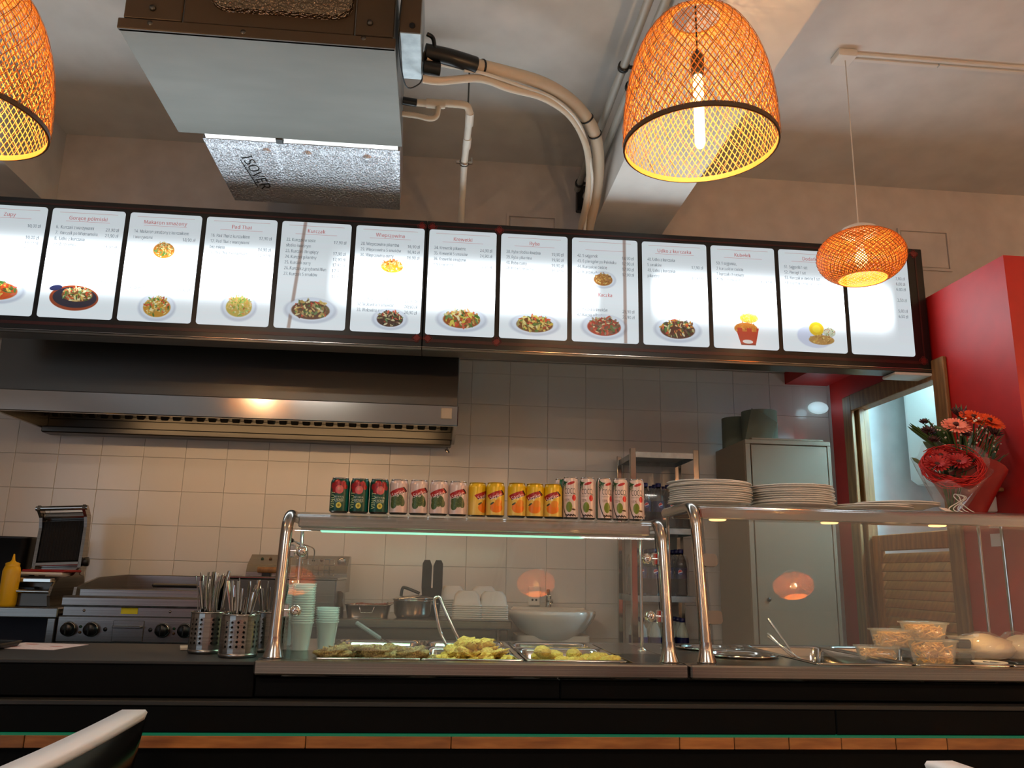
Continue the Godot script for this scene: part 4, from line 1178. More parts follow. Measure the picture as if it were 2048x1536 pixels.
func panini() -> void:
	var t := thing("prep_table", "low steel table under the contact grill at the left edge", "table", Vector3(-1.95, 0, -3.72))
	obj("table_top", span(-0.5, 0.395, 0.98, 1.021, -0.72, 0.0, 0.004), M.steel, t)
	obj("leg", span(0.355, 0.39, 0.0, 0.98, -0.04, -0.005, 0.004), M.steel, t)
	obj("leg", span(-0.495, -0.46, 0.0, 0.98, -0.04, -0.005, 0.004), M.steel, t)
	obj("back_board", span(-0.46, 0.355, 0.3, 0.98, -0.30, -0.28, 0.002), mat("blue_grey", Color(0.18, 0.20, 0.27), 0.5), t)
	var g := thing("contact_grill", "steel contact grill standing open with a black ribbed plate", "grill", Vector3(-1.73, 1.022, -3.88), 0.0)
	var side := PackedVector2Array([Vector2(0.09, 0.0), Vector2(0.105, 0.045), Vector2(0.085, 0.085), Vector2(0.03, 0.118), Vector2(-0.10, 0.128), Vector2(-0.17, 0.165), Vector2(-0.215, 0.16), Vector2(-0.24, 0.08), Vector2(-0.22, 0.0)])
	for x in [-0.105, 0.105]:
		var s := new_st()
		prism(s, side, x - 0.006, x + 0.006, Transform3D(Basis(Vector3(0, 0, 1), Vector3(0, 1, 0), Vector3(1, 0, 0)), Vector3.ZERO))
		obj("side_plate", s, M.steel, g)
	obj("base_front", span(-0.1, 0.1, 0.0, 0.055, 0.075, 0.085, 0.002), M.steel_dark, g)
	obj("base_body", span(-0.1, 0.1, 0.012, 0.11, -0.22, 0.03, 0.004), M.steel_dark, g)
	obj("lower_plate", span(-0.095, 0.095, 0.11, 0.122, -0.15, 0.03, 0.003), M.black_matte, g)
	var r := new_st()
	tube(r, [Vector3(-0.105, 0.062, 0.102), Vector3(0.105, 0.062, 0.102)], 0.008, 10)
	obj("front_bar", r, M.steel_polished, g)
	obj("tray_edge", span(-0.105, 0.10, 0.098, 0.118, 0.045, 0.085, 0.004), M.steel_polished, g)
	obj("control_slot", span(-0.07, 0.03, 0.062, 0.08, 0.03, 0.072, 0.003), M.black_plastic, g)
	# the lid, tipped back a little past upright
	var lid := Node3D.new()
	lid.name = "lid"
	g.add_child(lid)
	lid.position = Vector3(0.005, 0.155, -0.185)
	lid.rotation = Vector3(-0.20, 0.0, 0.055)
	var prof := PackedVector2Array([Vector2(0.02, 0.0), Vector2(0.02, 0.19), Vector2(0.035, 0.235), Vector2(0.075, 0.262), Vector2(0.07, 0.285), Vector2(0.03, 0.282), Vector2(-0.012, 0.25), Vector2(-0.045, 0.02), Vector2(-0.03, -0.03), Vector2(0.01, -0.03)])
	for x in [-0.1, 0.1]:
		var s := new_st()
		prism(s, prof, x - 0.007, x + 0.007, Transform3D(Basis(Vector3(0, 0, 1), Vector3(0, 1, 0), Vector3(1, 0, 0)), Vector3.ZERO))
		obj("lid_side", s, M.steel, lid)
	obj("lid_back", span(-0.095, 0.095, -0.02, 0.26, -0.03, -0.015, 0.003), M.steel, lid)
	var pl := box(Vector3(0, 0.13, 0.0), Vector3(0.186, 0.19, 0.02), 0.003)
	for k in 13: bx(pl, Vector3(-0.084 + 0.014 * k, 0.13, 0.011), Vector3(0.006, 0.186, 0.004), 0.001)
	obj("upper_plate", pl, M.black_matte, lid)
	obj("lid_rim", span(-0.1, 0.1, 0.012, 0.03, -0.01, 0.02, 0.003), M.steel_polished, lid)
	obj("lid_top", span(-0.095, 0.095, 0.235, 0.262, -0.01, 0.03, 0.006), M.steel, lid)
	var hb := new_st()
	tube(hb, [Vector3(-0.115, 0.272, 0.062), Vector3(0.115, 0.272, 0.062)], 0.011, 12)
	obj("handle_bar", hb, M.steel_polished, lid)
	var kb := new_st()
	lathe(kb, [Vector2(0.0, 0.0), Vector2(0.018, 0.0), Vector2(0.021, 0.008), Vector2(0.021, 0.022), Vector2(0.0, 0.026)], 18, Transform3D(Basis(Vector3(0, 0, 1), -PI * 0.5), Vector3(0.107, 0.03, 0.0)))
	obj("tension_knob", kb, M.black_plastic, lid)

func boards() -> void:
	one("cutting_board", box(Vector3(-1.735, 1.157, -3.96), Vector3(0.19, 0.012, 0.16), 0.003, Basis(Vector3.UP, 0.12)), M.white_plastic, "thin white board lying on the base of the open grill", "board")
	one("cutting_board", box(Vector3(-1.715, 1.169, -3.99), Vector3(0.19, 0.011, 0.15), 0.003, Basis(Vector3.UP, -0.1)), M.red_plastic, "thin red board on top of the white one by the open grill", "board")

func fryers() -> void:
	for k in 2:
		var x0: float = [-0.905, -0.655][k]
		var f := thing("deep_fryer", ["steel deep fryer beside the griddle, left of the pair", "steel deep fryer with a hanging basket, right of the pair"][k], "fryer", Vector3(x0, 0.992, -3.78), 0.0, "pair of deep fryers")
		obj("tank", span(0.0, 0.235, 0.015, 0.165, -0.42, 0.0, 0.006), M.steel_dark if k == 0 else M.steel, f)
		obj("tank_rim", span(-0.004, 0.239, 0.163, 0.172, -0.424, 0.004, 0.003), M.steel_polished, f)
		var hd := new_st()
		prism(hd, PackedVector2Array([Vector2(-0.42, 0.10), Vector2(-0.60, 0.10), Vector2(-0.60, 0.275), Vector2(-0.53, 0.275), Vector2(-0.44, 0.225), Vector2(-0.42, 0.19)]), 0.0, 0.235, Transform3D(Basis(Vector3(0, 0, 1), Vector3(0, 1, 0), Vector3(1, 0, 0)), Vector3.ZERO))
		obj("control_head", hd, M.steel, f)
		for q in [[0.06, 0], [0.10, 1]]:
			var s := new_st()
			lathe(s, [Vector2(0.008, 0), Vector2(0.006, 0.006), Vector2(0, 0.006)], 10, Transform3D(Basis(Vector3(1, 0, 0), 1.0), Vector3(q[0], 0.253, -0.489)))
			obj("indicator", s, [M.lens_green, M.lens_amber][q[1]], f)
		if k == 0:
			var h := new_st()
			tube(h, [Vector3(0.06, 0.2, -0.40), Vector3(0.19, 0.2, -0.40)], 0.014, 10)
			obj("handle", h, M.pine, f)
			obj("handle_bracket", span(0.08, 0.12, 0.165, 0.195, -0.42, -0.40, 0.002), M.black_plastic, f)
		else:
			var s := new_st()
			lathe(s, [Vector2(0.022, 0), Vector2(0.02, 0.018), Vector2(0.0, 0.02)], 16, Transform3D(Basis(Vector3(1, 0, 0), 1.0), Vector3(0.20, 0.25, -0.487)))
			obj("dial", s, M.steel_polished, f)
		for x in [0.03, 0.2]:
			for z in [-0.03, -0.38]:
				obj("foot", span(x - 0.012, x + 0.012, 0.0, 0.016, z - 0.012, z + 0.012, 0.003), M.black_plastic, f)
	var b := thing("fry_basket", "wire frying basket with a black handle hanging over the right fryer", "basket", Vector3(-0.545, 1.17, -4.0))
	var w := new_st()
	for i in 7:
		var x := -0.075 + 0.025 * i
		tube(w, [Vector3(x, 0.075, -0.09), Vector3(x, 0.0, -0.09), Vector3(x, 0.0, 0.09), Vector3(x, 0.075, 0.09)], 0.0012, 4)
	for y in [0.0, 0.025, 0.05, 0.075]:
		tube(w, [Vector3(-0.075, y, -0.09), Vector3(-0.075, y, 0.09), Vector3(0.075, y, 0.09), Vector3(0.075, y, -0.09), Vector3(-0.075, y, -0.09)], 0.0014, 4)
	obj("wire_basket", w, M.steel_polished, b)
	var h := new_st()
	tube(h, curve([Vector3(-0.03, 0.075, 0.09), Vector3(-0.03, 0.12, 0.10), Vector3(-0.055, 0.135, 0.13), Vector3(-0.08, 0.15, 0.17)]), 0.003, 6)
	tube(h, curve([Vector3(0.0, 0.075, 0.09), Vector3(0.0, 0.12, 0.10), Vector3(-0.04, 0.137, 0.13), Vector3(-0.08, 0.15, 0.17)]), 0.003, 6)
	obj("handle_wire", h, M.steel_polished, b)
	obj("handle_grip", box(Vector3(-0.105, 0.165, 0.20), Vector3(0.065, 0.018, 0.03), 0.006, Basis(Vector3(0, 0, 1), -0.55)), M.black_plastic, b)
	var l := thing("fry_basket", "black handle of a second frying basket by the left steel tube", "basket handle", Vector3(-0.66, 1.19, -3.84))
	obj("handle_grip", box(Vector3(0.0, 0.03, 0.0), Vector3(0.03, 0.12, 0.022), 0.006, Basis(Vector3(0, 0, 1), -0.12)), M.black_plastic, l)
	var lw := new_st()
	tube(lw, [Vector3(0.01, -0.03, 0.0), Vector3(0.012, -0.12, 0.0)], 0.004, 6)
	obj("handle_wire", lw, M.steel_polished, l)
	var gd := thing("splash_guard", "dark steel splash guard standing between griddle and fryers", "splash guard", Vector3(-0.92, 1.0, -3.75))
	var s := new_st()
	prism(s, PackedVector2Array([Vector2(0.0, -0.10), Vector2(0.0, 0.09), Vector2(-0.12, 0.165), Vector2(-0.45, 0.165), Vector2(-0.45, -0.10)]), 0.0, 0.006, Transform3D(Basis(Vector3(0, 0, 1), Vector3(0, 1, 0), Vector3(1, 0, 0)), Vector3.ZERO))
	obj("guard_plate", s, M.steel_dark, gd)

func back_table() -> void:
	var t := thing("steel_worktable", "long steel worktable in the kitchen carrying pots and white boxes", "table", Vector3(0, 0, -3.78))
	obj("table_top", span(-0.915, 0.360, 0.955, 0.992, -0.70, 0.0, 0.004), M.steel, t)
	obj("apron", span(-0.89, 0.295, 0.87, 0.955, -0.04, -0.03, 0.002), M.steel, t)
	for x in [-0.89, 0.31]:
		for z in [-0.66, -0.04]:
			obj("leg", span(x, x + 0.035, 0.0, 0.955, z - 0.018, z + 0.018, 0.004), M.steel, t)
	obj("under_shelf", span(-0.88, 0.34, 0.25, 0.28, -0.66, -0.04, 0.004), M.steel, t)
	# roasting pan
	var p := thing("roasting_pan", "rectangular steel roasting pan with wire handles", "pan", Vector3(-0.285, 0.993, -3.93))
	var s := new_st()
	loft(s, [rrect(0.18, 0.13, 0.03, 0.0), rrect(0.20, 0.15, 0.03, 0.052), rrect(0.21, 0.16, 0.035, 0.054), rrect(0.205, 0.155, 0.03, 0.058), rrect(0.194, 0.144, 0.03, 0.052), rrect(0.175, 0.125, 0.03, 0.006)], true, true)
	obj("pan_body", s, M.steel_polished, p)
	var hs := new_st()
	tube(hs, [Vector3(-0.035, 0.046, 0.076), Vector3(-0.028, 0.022, 0.083), Vector3(0.022, 0.022, 0.083), Vector3(0.03, 0.046, 0.076)], 0.003, 8)
	obj("handle", hs, M.steel_polished, p)
	var fo := new_st()
	for k in 22: lump(fo, Vector3(rng.randf_range(-0.08, 0.08), 0.048 + rng.randf_range(0, 0.008), rng.randf_range(-0.055, 0.055)), Vector3(0.014, 0.009, 0.012), k, 0.4, Basis(), 4, 7)
	var cr := one("meat_pieces", fo, mat("meat_red", Color(0.55, 0.28, 0.2), 0.4), "reddish pieces of meat filling the roasting pan", "meat", "", Vector3(-0.285, 0.993, -3.93))
	cr.set_meta("kind", "stuff")
	# pot with lid
	var q := thing("stock_pot", "round steel pot with a black-handled lid", "pot", Vector3(-0.085, 0.993, -3.93))
	s = new_st()
	lathe(s, [Vector2(0.0, 0.0), Vector2(0.072, 0.0), Vector2(0.084, 0.02), Vector2(0.088, 0.075), Vector2(0.094, 0.079), Vector2(0.086, 0.081), Vector2(0.082, 0.03), Vector2(0.0, 0.006)], 36)
	obj("pot_body", s, M.steel_polished, q)
	s = new_st()
	lathe(s, [Vector2(0.092, 0.0), Vector2(0.093, 0.004), Vector2(0.06, 0.014), Vector2(0.0, 0.020)], 36, Transform3D(Basis(Vector3(0, 0, 1), 0.04), Vector3(0.0, 0.083, 0)))
	var lid := obj("pot_lid", s, M.steel_polished, q)
	s = new_st()
	tube(s, curve([Vector3(-0.055, 0.095, 0.0), Vector3(-0.05, 0.128, 0.0), Vector3(-0.035, 0.132, 0.0), Vector3(0.03, 0.108, 0.0)]), 0.007, 8)
	obj("lid_handle", s, M.black_plastic, lid)
	for sx in [-1.0, 1.0]:
		s = new_st()
		tube(s, curve([Vector3(sx * 0.088, 0.062, -0.03), Vector3(sx * 0.112, 0.064, -0.02), Vector3(sx * 0.112, 0.064, 0.02), Vector3(sx * 0.088, 0.062, 0.03)]), 0.004, 8)
		obj("side_handle", s, M.steel_polished, q)
	# black folded noodle box
	var k := thing("noodle_box", "black folded card noodle box with its two flaps standing open", "box", Vector3(0.0, 0.993, -4.1))
	s = new_st()
	loft(s, [rrect(0.075, 0.06, 0.002, 0.0, Vector3.ZERO, 1), rrect(0.098, 0.08, 0.002, 0.13, Vector3.ZERO, 1)])
	obj("box_body", s, M.black_matte, k)
	for sx in [-1.0, 1.0]:
		s = new_st()
		prism(s, PackedVector2Array([Vector2(sx * 0.004, 0.128), Vector2(sx * 0.05, 0.128), Vector2(sx * 0.049, 0.245), Vector2(sx * 0.04, 0.262), Vector2(sx * 0.014, 0.262), Vector2(sx * 0.003, 0.235)]), 0.036, 0.038)
		obj("flap", s, M.black_matte, k)
	# white foam boxes, upside down in stacks
	var fb := new_st()
	loft(fb, [rrect(0.135, 0.135, 0.012, 0.0), rrect(0.135, 0.135, 0.012, 0.005), rrect(0.127, 0.127, 0.014, 0.006), rrect(0.112, 0.112, 0.016, 0.048), rrect(0.080, 0.080, 0.02, 0.066)])
	var proto: Node3D = null
	for st_ in 4:
		var x: float = [0.10, 0.165, 0.235, 0.288][st_]
		var z: float = [-4.16, -3.96, -4.18, -3.97][st_]
		if st_ == 2: x = 0.255
		var label: String = ["white foam box in the far left stack on the worktable", "white foam box in the near left stack on the worktable", "white foam box in the far right stack on the worktable", "white foam box in the near right stack on the worktable"][st_]
		var n: int = [9, 7, 9, 7][st_]
		for i in n:
			var at := Vector3(x, 0.993 + 0.0095 * i, z)
			var o: Node3D
			if proto == null:
				proto = one("foam_box", fb, M.foam_white, label, "foam box", "nested foam boxes, stack %d" % (st_ + 1), at)
				o = proto
			else:
				o = copy(proto, at, 0.0, label)
			o.set_meta("label", label + ", " + ["lowest", "second from below", "third from below", "fourth from below", "fifth from below", "sixth from below", "seventh from below", "eighth from below", "ninth from below"][i])
			o.set_meta("group", "nested foam boxes in the " + ["far left", "near left", "far right", "near right"][st_] + " stack")
			o.rotation.y = rng.randf_range(-0.02, 0.02)
	# pepper mill
	var ml := thing("pepper_mill", "dark wooden pepper mill beside the fryer", "pepper mill", Vector3(-0.415, 0.993, -3.9))
	s = new_st()
	lathe(s, [Vector2(0.0, 0.0), Vector2(0.021, 0.0), Vector2(0.022, 0.015), Vector2(0.019, 0.045), Vector2(0.0, 0.045)], 16)
	obj("mill_base", s, M.black_plastic, ml)
	s = new_st()
	lathe(s, [Vector2(0.018, 0.045), Vector2(0.013, 0.07), Vector2(0.017, 0.088), Vector2(0.016, 0.103), Vector2(0.006, 0.112), Vector2(0.0, 0.113)], 16)
	obj("mill_head", s, M.bamboo_rim, ml)

func sink() -> void:
	var s := thing("wash_basin", "white rounded hand basin on the tiled wall", "sink", Vector3(0.615, 0.0, WALL_Z + 0.012))
	var b := new_st()
	var loops := []
	for p in [[0.10, 0.10, 0.865], [0.22, 0.2, 0.885], [0.34, 0.28, 0.925], [0.42, 0.34, 0.975], [0.445, 0.36, 1.0], [0.445, 0.36, 1.018], [0.425, 0.34, 1.02], [0.37, 0.24, 1.012], [0.30, 0.18, 0.94], [0.05, 0.05, 0.92]]:
		var l := PackedVector3Array()
		for i in 32:
			var a := TAU * i / 32.0
			var c := Vector3(0.5 * p[0] * cos(a), p[2], -0.5 * p[1] * sin(a))
			c.z = maxf(c.z, -0.36 * 0.5 + 0.0) + 0.19
			l.append(c)
		loops.append(l)
	loft(b, loops)
	obj("basin", b, M.porcelain, s)
	obj("back_ledge", span(-0.2, 0.2, 0.985, 1.03, 0.0, 0.075, 0.012), M.porcelain, s)
	var pd := new_st()
	loft(pd, [rrect(0.36, 0.24, 0.03, 0.0, Vector3(0, 0, 0.14)), rrect(0.37, 0.25, 0.03, 0.90, Vector3(0, 0, 0.14))])
	obj("cabinet", pd, M.white_plastic, s)
	var t := new_st()
	tube(t, [Vector3(0, 1.03, 0.05), Vector3(0, 1.09, 0.052)], 0.017, 14)
	tube(t, [Vector3(0, 1.06, 0.06), Vector3(0, 1.065, 0.16), Vector3(0, 1.05, 0.165)], 0.011, 12)
	tube(t, [Vector3(0, 1.088, 0.055), Vector3(0.0, 1.115, 0.035)], 0.012, 12)
	obj("tap", t, M.chrome, s)
	var o := thing("wall_socket", "white double socket on the tiles behind the basin", "socket", Vector3(0.545, 1.085, WALL_Z + 0.0105))
	obj("plate", span(-0.032, 0.032, -0.05, 0.05, 0.0, 0.014, 0.004), M.white_plastic, o)
	for sx in [-0.01, 0.01]:
		var h := new_st()
		lathe(h, [Vector2(0.006, 0.0), Vector2(0.005, 0.001), Vector2(0, 0.001)], 10, Transform3D(Basis(Vector3(1, 0, 0), PI * 0.5), Vector3(sx, -0.02, 0.014)))
		obj("socket_hole", h, M.black_matte, o)

func bottle_mesh(parent: Node3D, clear: bool) -> void:
	var s := new_st()
	lathe(s, [Vector2(0.0, 0.0), Vector2(0.028, 0.0), Vector2(0.031, 0.012), Vector2(0.030, 0.055), Vector2(0.031, 0.06), Vector2(0.031, 0.145), Vector2(0.026, 0.175), Vector2(0.013, 0.205), Vector2(0.012, 0.216), Vector2(0.0, 0.216)], 18)
	obj("body", s, M.clear_plastic if clear else M.cola, parent)
	s = new_st()
	lathe(s, [Vector2(0.0135, 0.212), Vector2(0.0145, 0.214), Vector2(0.0145, 0.232), Vector2(0.0, 0.233)], 14)
	obj("cap", s, M.cap_blue, parent)
	s = new_st()
	lathe(s, [Vector2(0.0315, 0.085), Vector2(0.0315, 0.14)], 24)
	obj("label_wrap", s, M.cola_label if not clear else M.cap_blue, parent)

func shelf_unit() -> void:
	mat("cola", Color(0.02, 0.012, 0.01), 0.12)
	mat("cap_blue", Color(0.03, 0.05, 0.30), 0.4)
	var img := Image.create(256, 64, false, Image.FORMAT_RGB8)
	img.fill(Color(0.02, 0.05, 0.26))
	for k in 3:
		var cx := 0.0 + 85.3 * k
		for w in [-256.0, 0.0, 256.0]:
			ellipse(img, cx + w, 26, 15, 15, Color(0.88, 0.88, 0.9))
			for y in range(11, 42):
				for x in range(int(cx + w) - 15, int(cx + w) + 16):
					if x < 0 or x >= 256: continue
					var d := Vector2(x - cx - w, y - 26)
					if d.length() > 14.0: continue
					var wv := sin(d.x * 0.13) * 3.0
					if d.y < -1.5 - wv * 0.6 - d.x * 0.15: img.set_pixel(x, y, Color(0.75, 0.06, 0.10))
					elif d.y > 3.5 - wv * 0.6 - d.x * 0.15: img.set_pixel(x, y, Color(0.04, 0.14, 0.50))
	mat("cola_label", Color.WHITE, 0.35, 0.0, {"albedo_texture": texture(img)})
	var t := thing("shelf_unit", "narrow galvanised shelf unit with packs of bottles", "shelf", Vector3(1.165, 0.0, -4.27))
	for sx in [-0.165, 0.165]:
		for sz in [-0.165, 0.165]:
			var s := new_st()
			bx(s, Vector3(sx, 0.92, sz), Vector3(0.028, 1.84, 0.003), 0.001)
			bx(s, Vector3(sx + signf(sx) * 0.013, 0.92, sz - signf(sz) * 0.013), Vector3(0.003, 1.84, 0.028), 0.001)
			obj("post", s, M.steel_polished, t)
	for y in [0.30, 0.76, 1.098, 1.43, 1.815]:
		var s := new_st()
		bspan(s, -0.16, 0.16, y, y + 0.006, -0.16, 0.16)
		bspan(s, -0.165, 0.165, y - 0.022, y + 0.008, 0.158, 0.163, 0.001)
		bspan(s, -0.165, 0.165, y - 0.022, y + 0.008, -0.163, -0.158, 0.001)
		bspan(s, -0.163, -0.158, y - 0.022, y + 0.008, -0.16, 0.16, 0.001)
		bspan(s, 0.158, 0.163, y - 0.022, y + 0.008, -0.16, 0.16, 0.001)
		obj("shelf_board", s, M.galvanised, t)
	for row in 3:
		var y: float = [1.4365, 1.1045, 0.7665][row]
		var proto: Node3D = null
		var label: String = ["dark cola bottle on the upper shelf", "dark cola bottle on the middle shelf", "clear water bottle on the lower shelf"][row]
		for i in 4:
			for j in 3:
				var at := Vector3(1.045 + 0.0695 * i + (0.03 if row == 0 else 0.0), y, -4.165 - 0.07 * j)
				if proto == null:
					proto = thing("drink_bottle", label, "bottle", at, 0.0, ["cola bottles on the upper shelf", "cola bottles on the middle shelf", "water bottles on the lower shelf"][row])
					bottle_mesh(proto, row == 2)
				else: copy(proto, at, rng.randf_range(-0.5, 0.5), label)
				var o: Node3D = get_child(get_child_count() - 1)
				if j == 0: o.set_meta("label", label + ", " + ["first from the left in front", "second from the left in front", "third from the left in front", "rightmost in front"][i])
				else: o.set_meta("label", label + ", standing behind the front row")
	# shrink film around the two packs
	for row in 2:
		var s := new_st()
		var y: float = [1.44, 1.108][row]
		var c := Vector3(1.149 + (0.03 if row == 0 else 0.0), 0, -4.235)
		loft(s, [rrect(0.285, 0.215, 0.03, y, c), rrect(0.285, 0.215, 0.03, y + 0.16, c), rrect(0.27, 0.2, 0.03, y + 0.20, c)], false, false)
		one("shrink_film", s, M.cellophane, ["clear shrink film round the bottle pack on the upper shelf", "clear shrink film round the bottle pack on the middle shelf"][row], "film")

func locker() -> void:
	var l := thing("metal_locker", "tall grey metal locker with a single door", "locker", Vector3(1.78, 0.0, -4.0))
	obj("carcass", span(-0.225, 0.225, 0.05, 1.89, -0.45, -0.016, 0.003), M.locker_grey, l)
	obj("frame_top", span(-0.225, 0.225, 1.868, 1.89, -0.016, 0.0, 0.002), M.locker_grey, l)
	obj("frame_side", span(-0.225, -0.20, 0.05, 1.868, -0.016, 0.0, 0.002), M.locker_grey, l)
	obj("frame_side", span(0.207, 0.225, 0.05, 1.868, -0.016, 0.0, 0.002), M.locker_grey, l)
	var d := obj("door", span(-0.195, 0.203, 0.07, 1.863, -0.014, 0.001, 0.002), M.locker_grey, l)
	var s := new_st()
	lathe(s, [Vector2(0.010, 0.0), Vector2(0.009, 0.005), Vector2(0, 0.005)], 14, Transform3D(Basis(Vector3(1, 0, 0), PI * 0.5), Vector3(-0.14, 1.10, 0.001)))
	obj("lock", s, M.black_plastic, d)
	obj("plinth", span(-0.215, 0.215, 0.0, 0.05, -0.44, -0.02), M.steel_dark, l)
	obj("top_tray", span(-0.19, 0.19, 1.89, 1.9, -0.3, 0.0, 0.002), M.locker_grey, l)
	for k in 2:
		var r := thing("paper_roll", ["grey-green paper towel roll at the back left on the locker", "grey-green paper towel roll with a loose sheet on the locker"][k], "paper roll", Vector3([1.635, 1.70][k], [1.8905, 1.9005][k], [-4.32, -4.16][k]), 0.0, "paper rolls on the locker")
		s = new_st()
		var rr: float = [0.08, 0.092][k]
		var hh: float = [0.165, 0.165][k]
		lathe(s, [Vector2(0.03, 0.0), Vector2(0.03, 0.0), Vector2(rr, 0.0), Vector2(rr, 0.0), Vector2(rr, hh), Vector2(rr, hh), Vector2(0.03, hh), Vector2(0.03, hh), Vector2(0.03, 0.0)], 36)
		obj("roll", s, M.paper_green, r)
		if k == 1:
			s = new_st()
			var sheet := []
			for j in 5:
				var row := PackedVector3Array()
				for i in 5:
					var u := i / 4.0
					var v := j / 4.0
					row.append(Vector3(-0.07 + 0.13 * u - 0.04 * (1 - v), hh * v * (1.0 - 0.45 * u) + 0.004, 0.075 + 0.035 * sin(u * 2.2) * (1 - 0.4 * v)))
				sheet.append(row)
			grid(s, sheet, false)
			obj("loose_sheet", s, M.paper_green, r)

# ---------------------------------------------------------------- the counter
func counter() -> void:
	var c := thing("counter", "long black service counter with a wooden strip along its front", "counter", Vector3.ZERO)
	obj("body", span(-3.2, 2.245, 0.0, 0.83, -3.36, -2.66, 0.004), M.black_board, c)
	var wt := thing("black_worktop", "black worktop of the counter left of the glass cases", "worktop")
	obj("top_sheet", span(-3.2, -0.510, 0.920, 0.93, -3.16, -2.605, 0.002), M.black_top, wt)
	obj("support", span(-3.2, -0.512, 0.831, 0.919, -3.12, -2.61, 0.002), M.black_board, wt)
	for k in 2:
		one("fascia_board", span([-0.508, 0.402][k], [0.40, 2.245][k], 0.831, 0.886, -2.64, -2.615, 0.003), M.black_board, ["black fascia board under the steel edge of the left glass case", "black fascia board under the steel edge of the right glass case"][k], "board", "black fascia boards")
	obj("ledge", span(-3.2, 2.245, 0.812, 0.825, -2.70, -2.57, 0.002), M.black_top, c)
	obj("lower_board", span(-3.2, 1.25, 0.738, 0.812, -2.70, -2.578, 0.003), M.black_board, c)
	obj("lower_board", span(1.252, 2.245, 0.738, 0.812, -2.70, -2.578, 0.003), M.black_board, c)
	obj("led_strip", span(-3.2, 2.245, 0.731, 0.7375, -2.60, -2.574), mat("led_green_light", Color(0.0, 0.2, 0.12), 0.5, 0.0, {"emission_enabled": true, "emission": Color(0.0, 0.42, 0.28), "emission_energy_multiplier": 0.45}), c)
	area("led_strip_light", Vector3(0, 0.735, -2.56), Vector3(0, -0.6, 0.8), Vector2(6.0, 0.01), Color(0.0, 0.7, 0.4), 0.004)
	var xs := [-3.2, -2.3, -1.117, -0.344, 0.074, 0.757, 0.925, 1.096, 1.261, 1.435, 1.6, 1.9, 2.245]
	for k in xs.size() - 1:
		var m: StandardMaterial3D = M.oak_strip.duplicate()
		m.albedo_color = M.oak_strip.albedo_color * (0.9 + 0.16 * rng.randf())
		obj("wood_plank", span(xs[k] + 0.001, xs[k + 1] - 0.001, 0.698, 0.731, -2.66, -2.572 + rng.randf_range(-0.001, 0.001), 0.0015), m, c)
	obj("toe_panel", span(-3.2, 2.245, 0.0, 0.698, -2.66, -2.60), M.black_board, c)
	# steel bases of the two glass cases
	for k in 2:
		var x0: float = [-0.508, 0.797][k]
		var x1: float = [0.790, 2.24][k]
		var t := thing("food_well", ["steel food well top under the left glass case", "steel food well top under the right glass case"][k], "food counter", Vector3(0, 0, 0), 0.0, "steel food wells")
		var y := 0.937
		obj("front_edge", span(x0, x1, 0.897, y, -2.63, -2.57, 0.005), M.steel, t)
		obj("back_edge", span(x0, x1, 0.897, y, -3.40, -3.325, 0.004), M.steel, t)
		obj("end_strip", span(x0, x0 + [0.165, 0.10][k], 0.90, y, -3.325, -2.63, 0.001), M.steel, t)
		if k == 0: obj("end_strip", span(0.635, x1, 0.90, y, -3.325, -2.63, 0.001), M.steel, t)
		else: obj("end_strip", span(2.228, x1, 0.90, y, -3.325, -2.63, 0.001), M.steel, t)
		obj("well_floor", span(x0 + 0.01, x1 - 0.01, 0.835, 0.845, -3.33, -2.63), M.steel_dark, t)
	# cutlery in three perforated holders
	var spots := [Vector3(-0.718, 0.9305, -2.86), Vector3(-0.594, 0.9305, -2.745), Vector3(-0.535, 0.9305, -2.93)]
	var proto: Node3D = null
	for k in 3:
		var label: String = ["perforated steel cutlery holder full of knives and forks, leftmost of the three", "perforated steel cutlery holder nearest the viewer with spoons", "perforated steel cutlery holder partly hidden behind the steel tube"][k]
		if k == 0:
			proto = thing("cutlery_holder", label, "cutlery holder", spots[0], 0.3, "perforated cutlery holders")
			holder(proto)
		else: copy(proto, spots[k], 0.9 * k, label)
	var kinds := [0, 0, 0, 1, 0, 1, 2, 0, 1, 0, 2, 0, 1, 0]
	for k in 3:
		for i in [22, 17, 10][k]:
			var kind: int = [[0, 1, 0, 1, 0][i % 5], [2, 2, 1, 2, 3][i % 5], [1, 3, 1][i % 3]][k]
			var nm: String = ["table_knife", "fork", "spoon", "teaspoon"][kind]
			var o := thing(nm, "steel " + ["table knife", "fork", "spoon", "teaspoon"][kind] + [" standing in the leftmost cutlery holder", " standing in the nearest cutlery holder", " standing in the cutlery holder by the steel tube"][k], "cutlery", Vector3.ZERO, 0.0, "cutlery in the " + ["leftmost", "nearest", "hindmost"][k] + " holder")
			piece(o, kind)
			var a := rng.randf() * TAU
			var rad := rng.randf_range(0.012, 0.046)
			var tilt := rng.randf_range(0.02, 0.20)
			o.position = spots[k] + Vector3(cos(a) * rad * 0.7, 0.016 + rng.randf_range(0.0, 0.045), sin(a) * rad * 0.7)
			o.basis = Basis(Vector3(sin(a), 0, -cos(a)), tilt) * Basis(Vector3.UP, rng.randf() * TAU)
			o.scale = Vector3.ONE * ([1.0, 0.9, 0.88][k] if kind != 3 else 0.8)
	# flyer, tray and card
	var img := Image.create(256, 256, false, Image.FORMAT_RGB8)
	img.fill(Color(0.86, 0.80, 0.80))
	for k in 26:
		var y := 14 + 9 * k
		for x in range(14, 242):
			if (x / 4 + k * 7) % 9 < 5 and (x < 120 or x > 134) and (k % 6 != 5): img.set_pixel(x, y, Color(0.62, 0.52, 0.54))
	for q in [[60, 60], [190, 120], [60, 190]]: ellipse(img, q[0], q[1], 26, 16, Color(0.72, 0.45, 0.42))
	var f := new_st()
	f.set_smooth_group(-1)
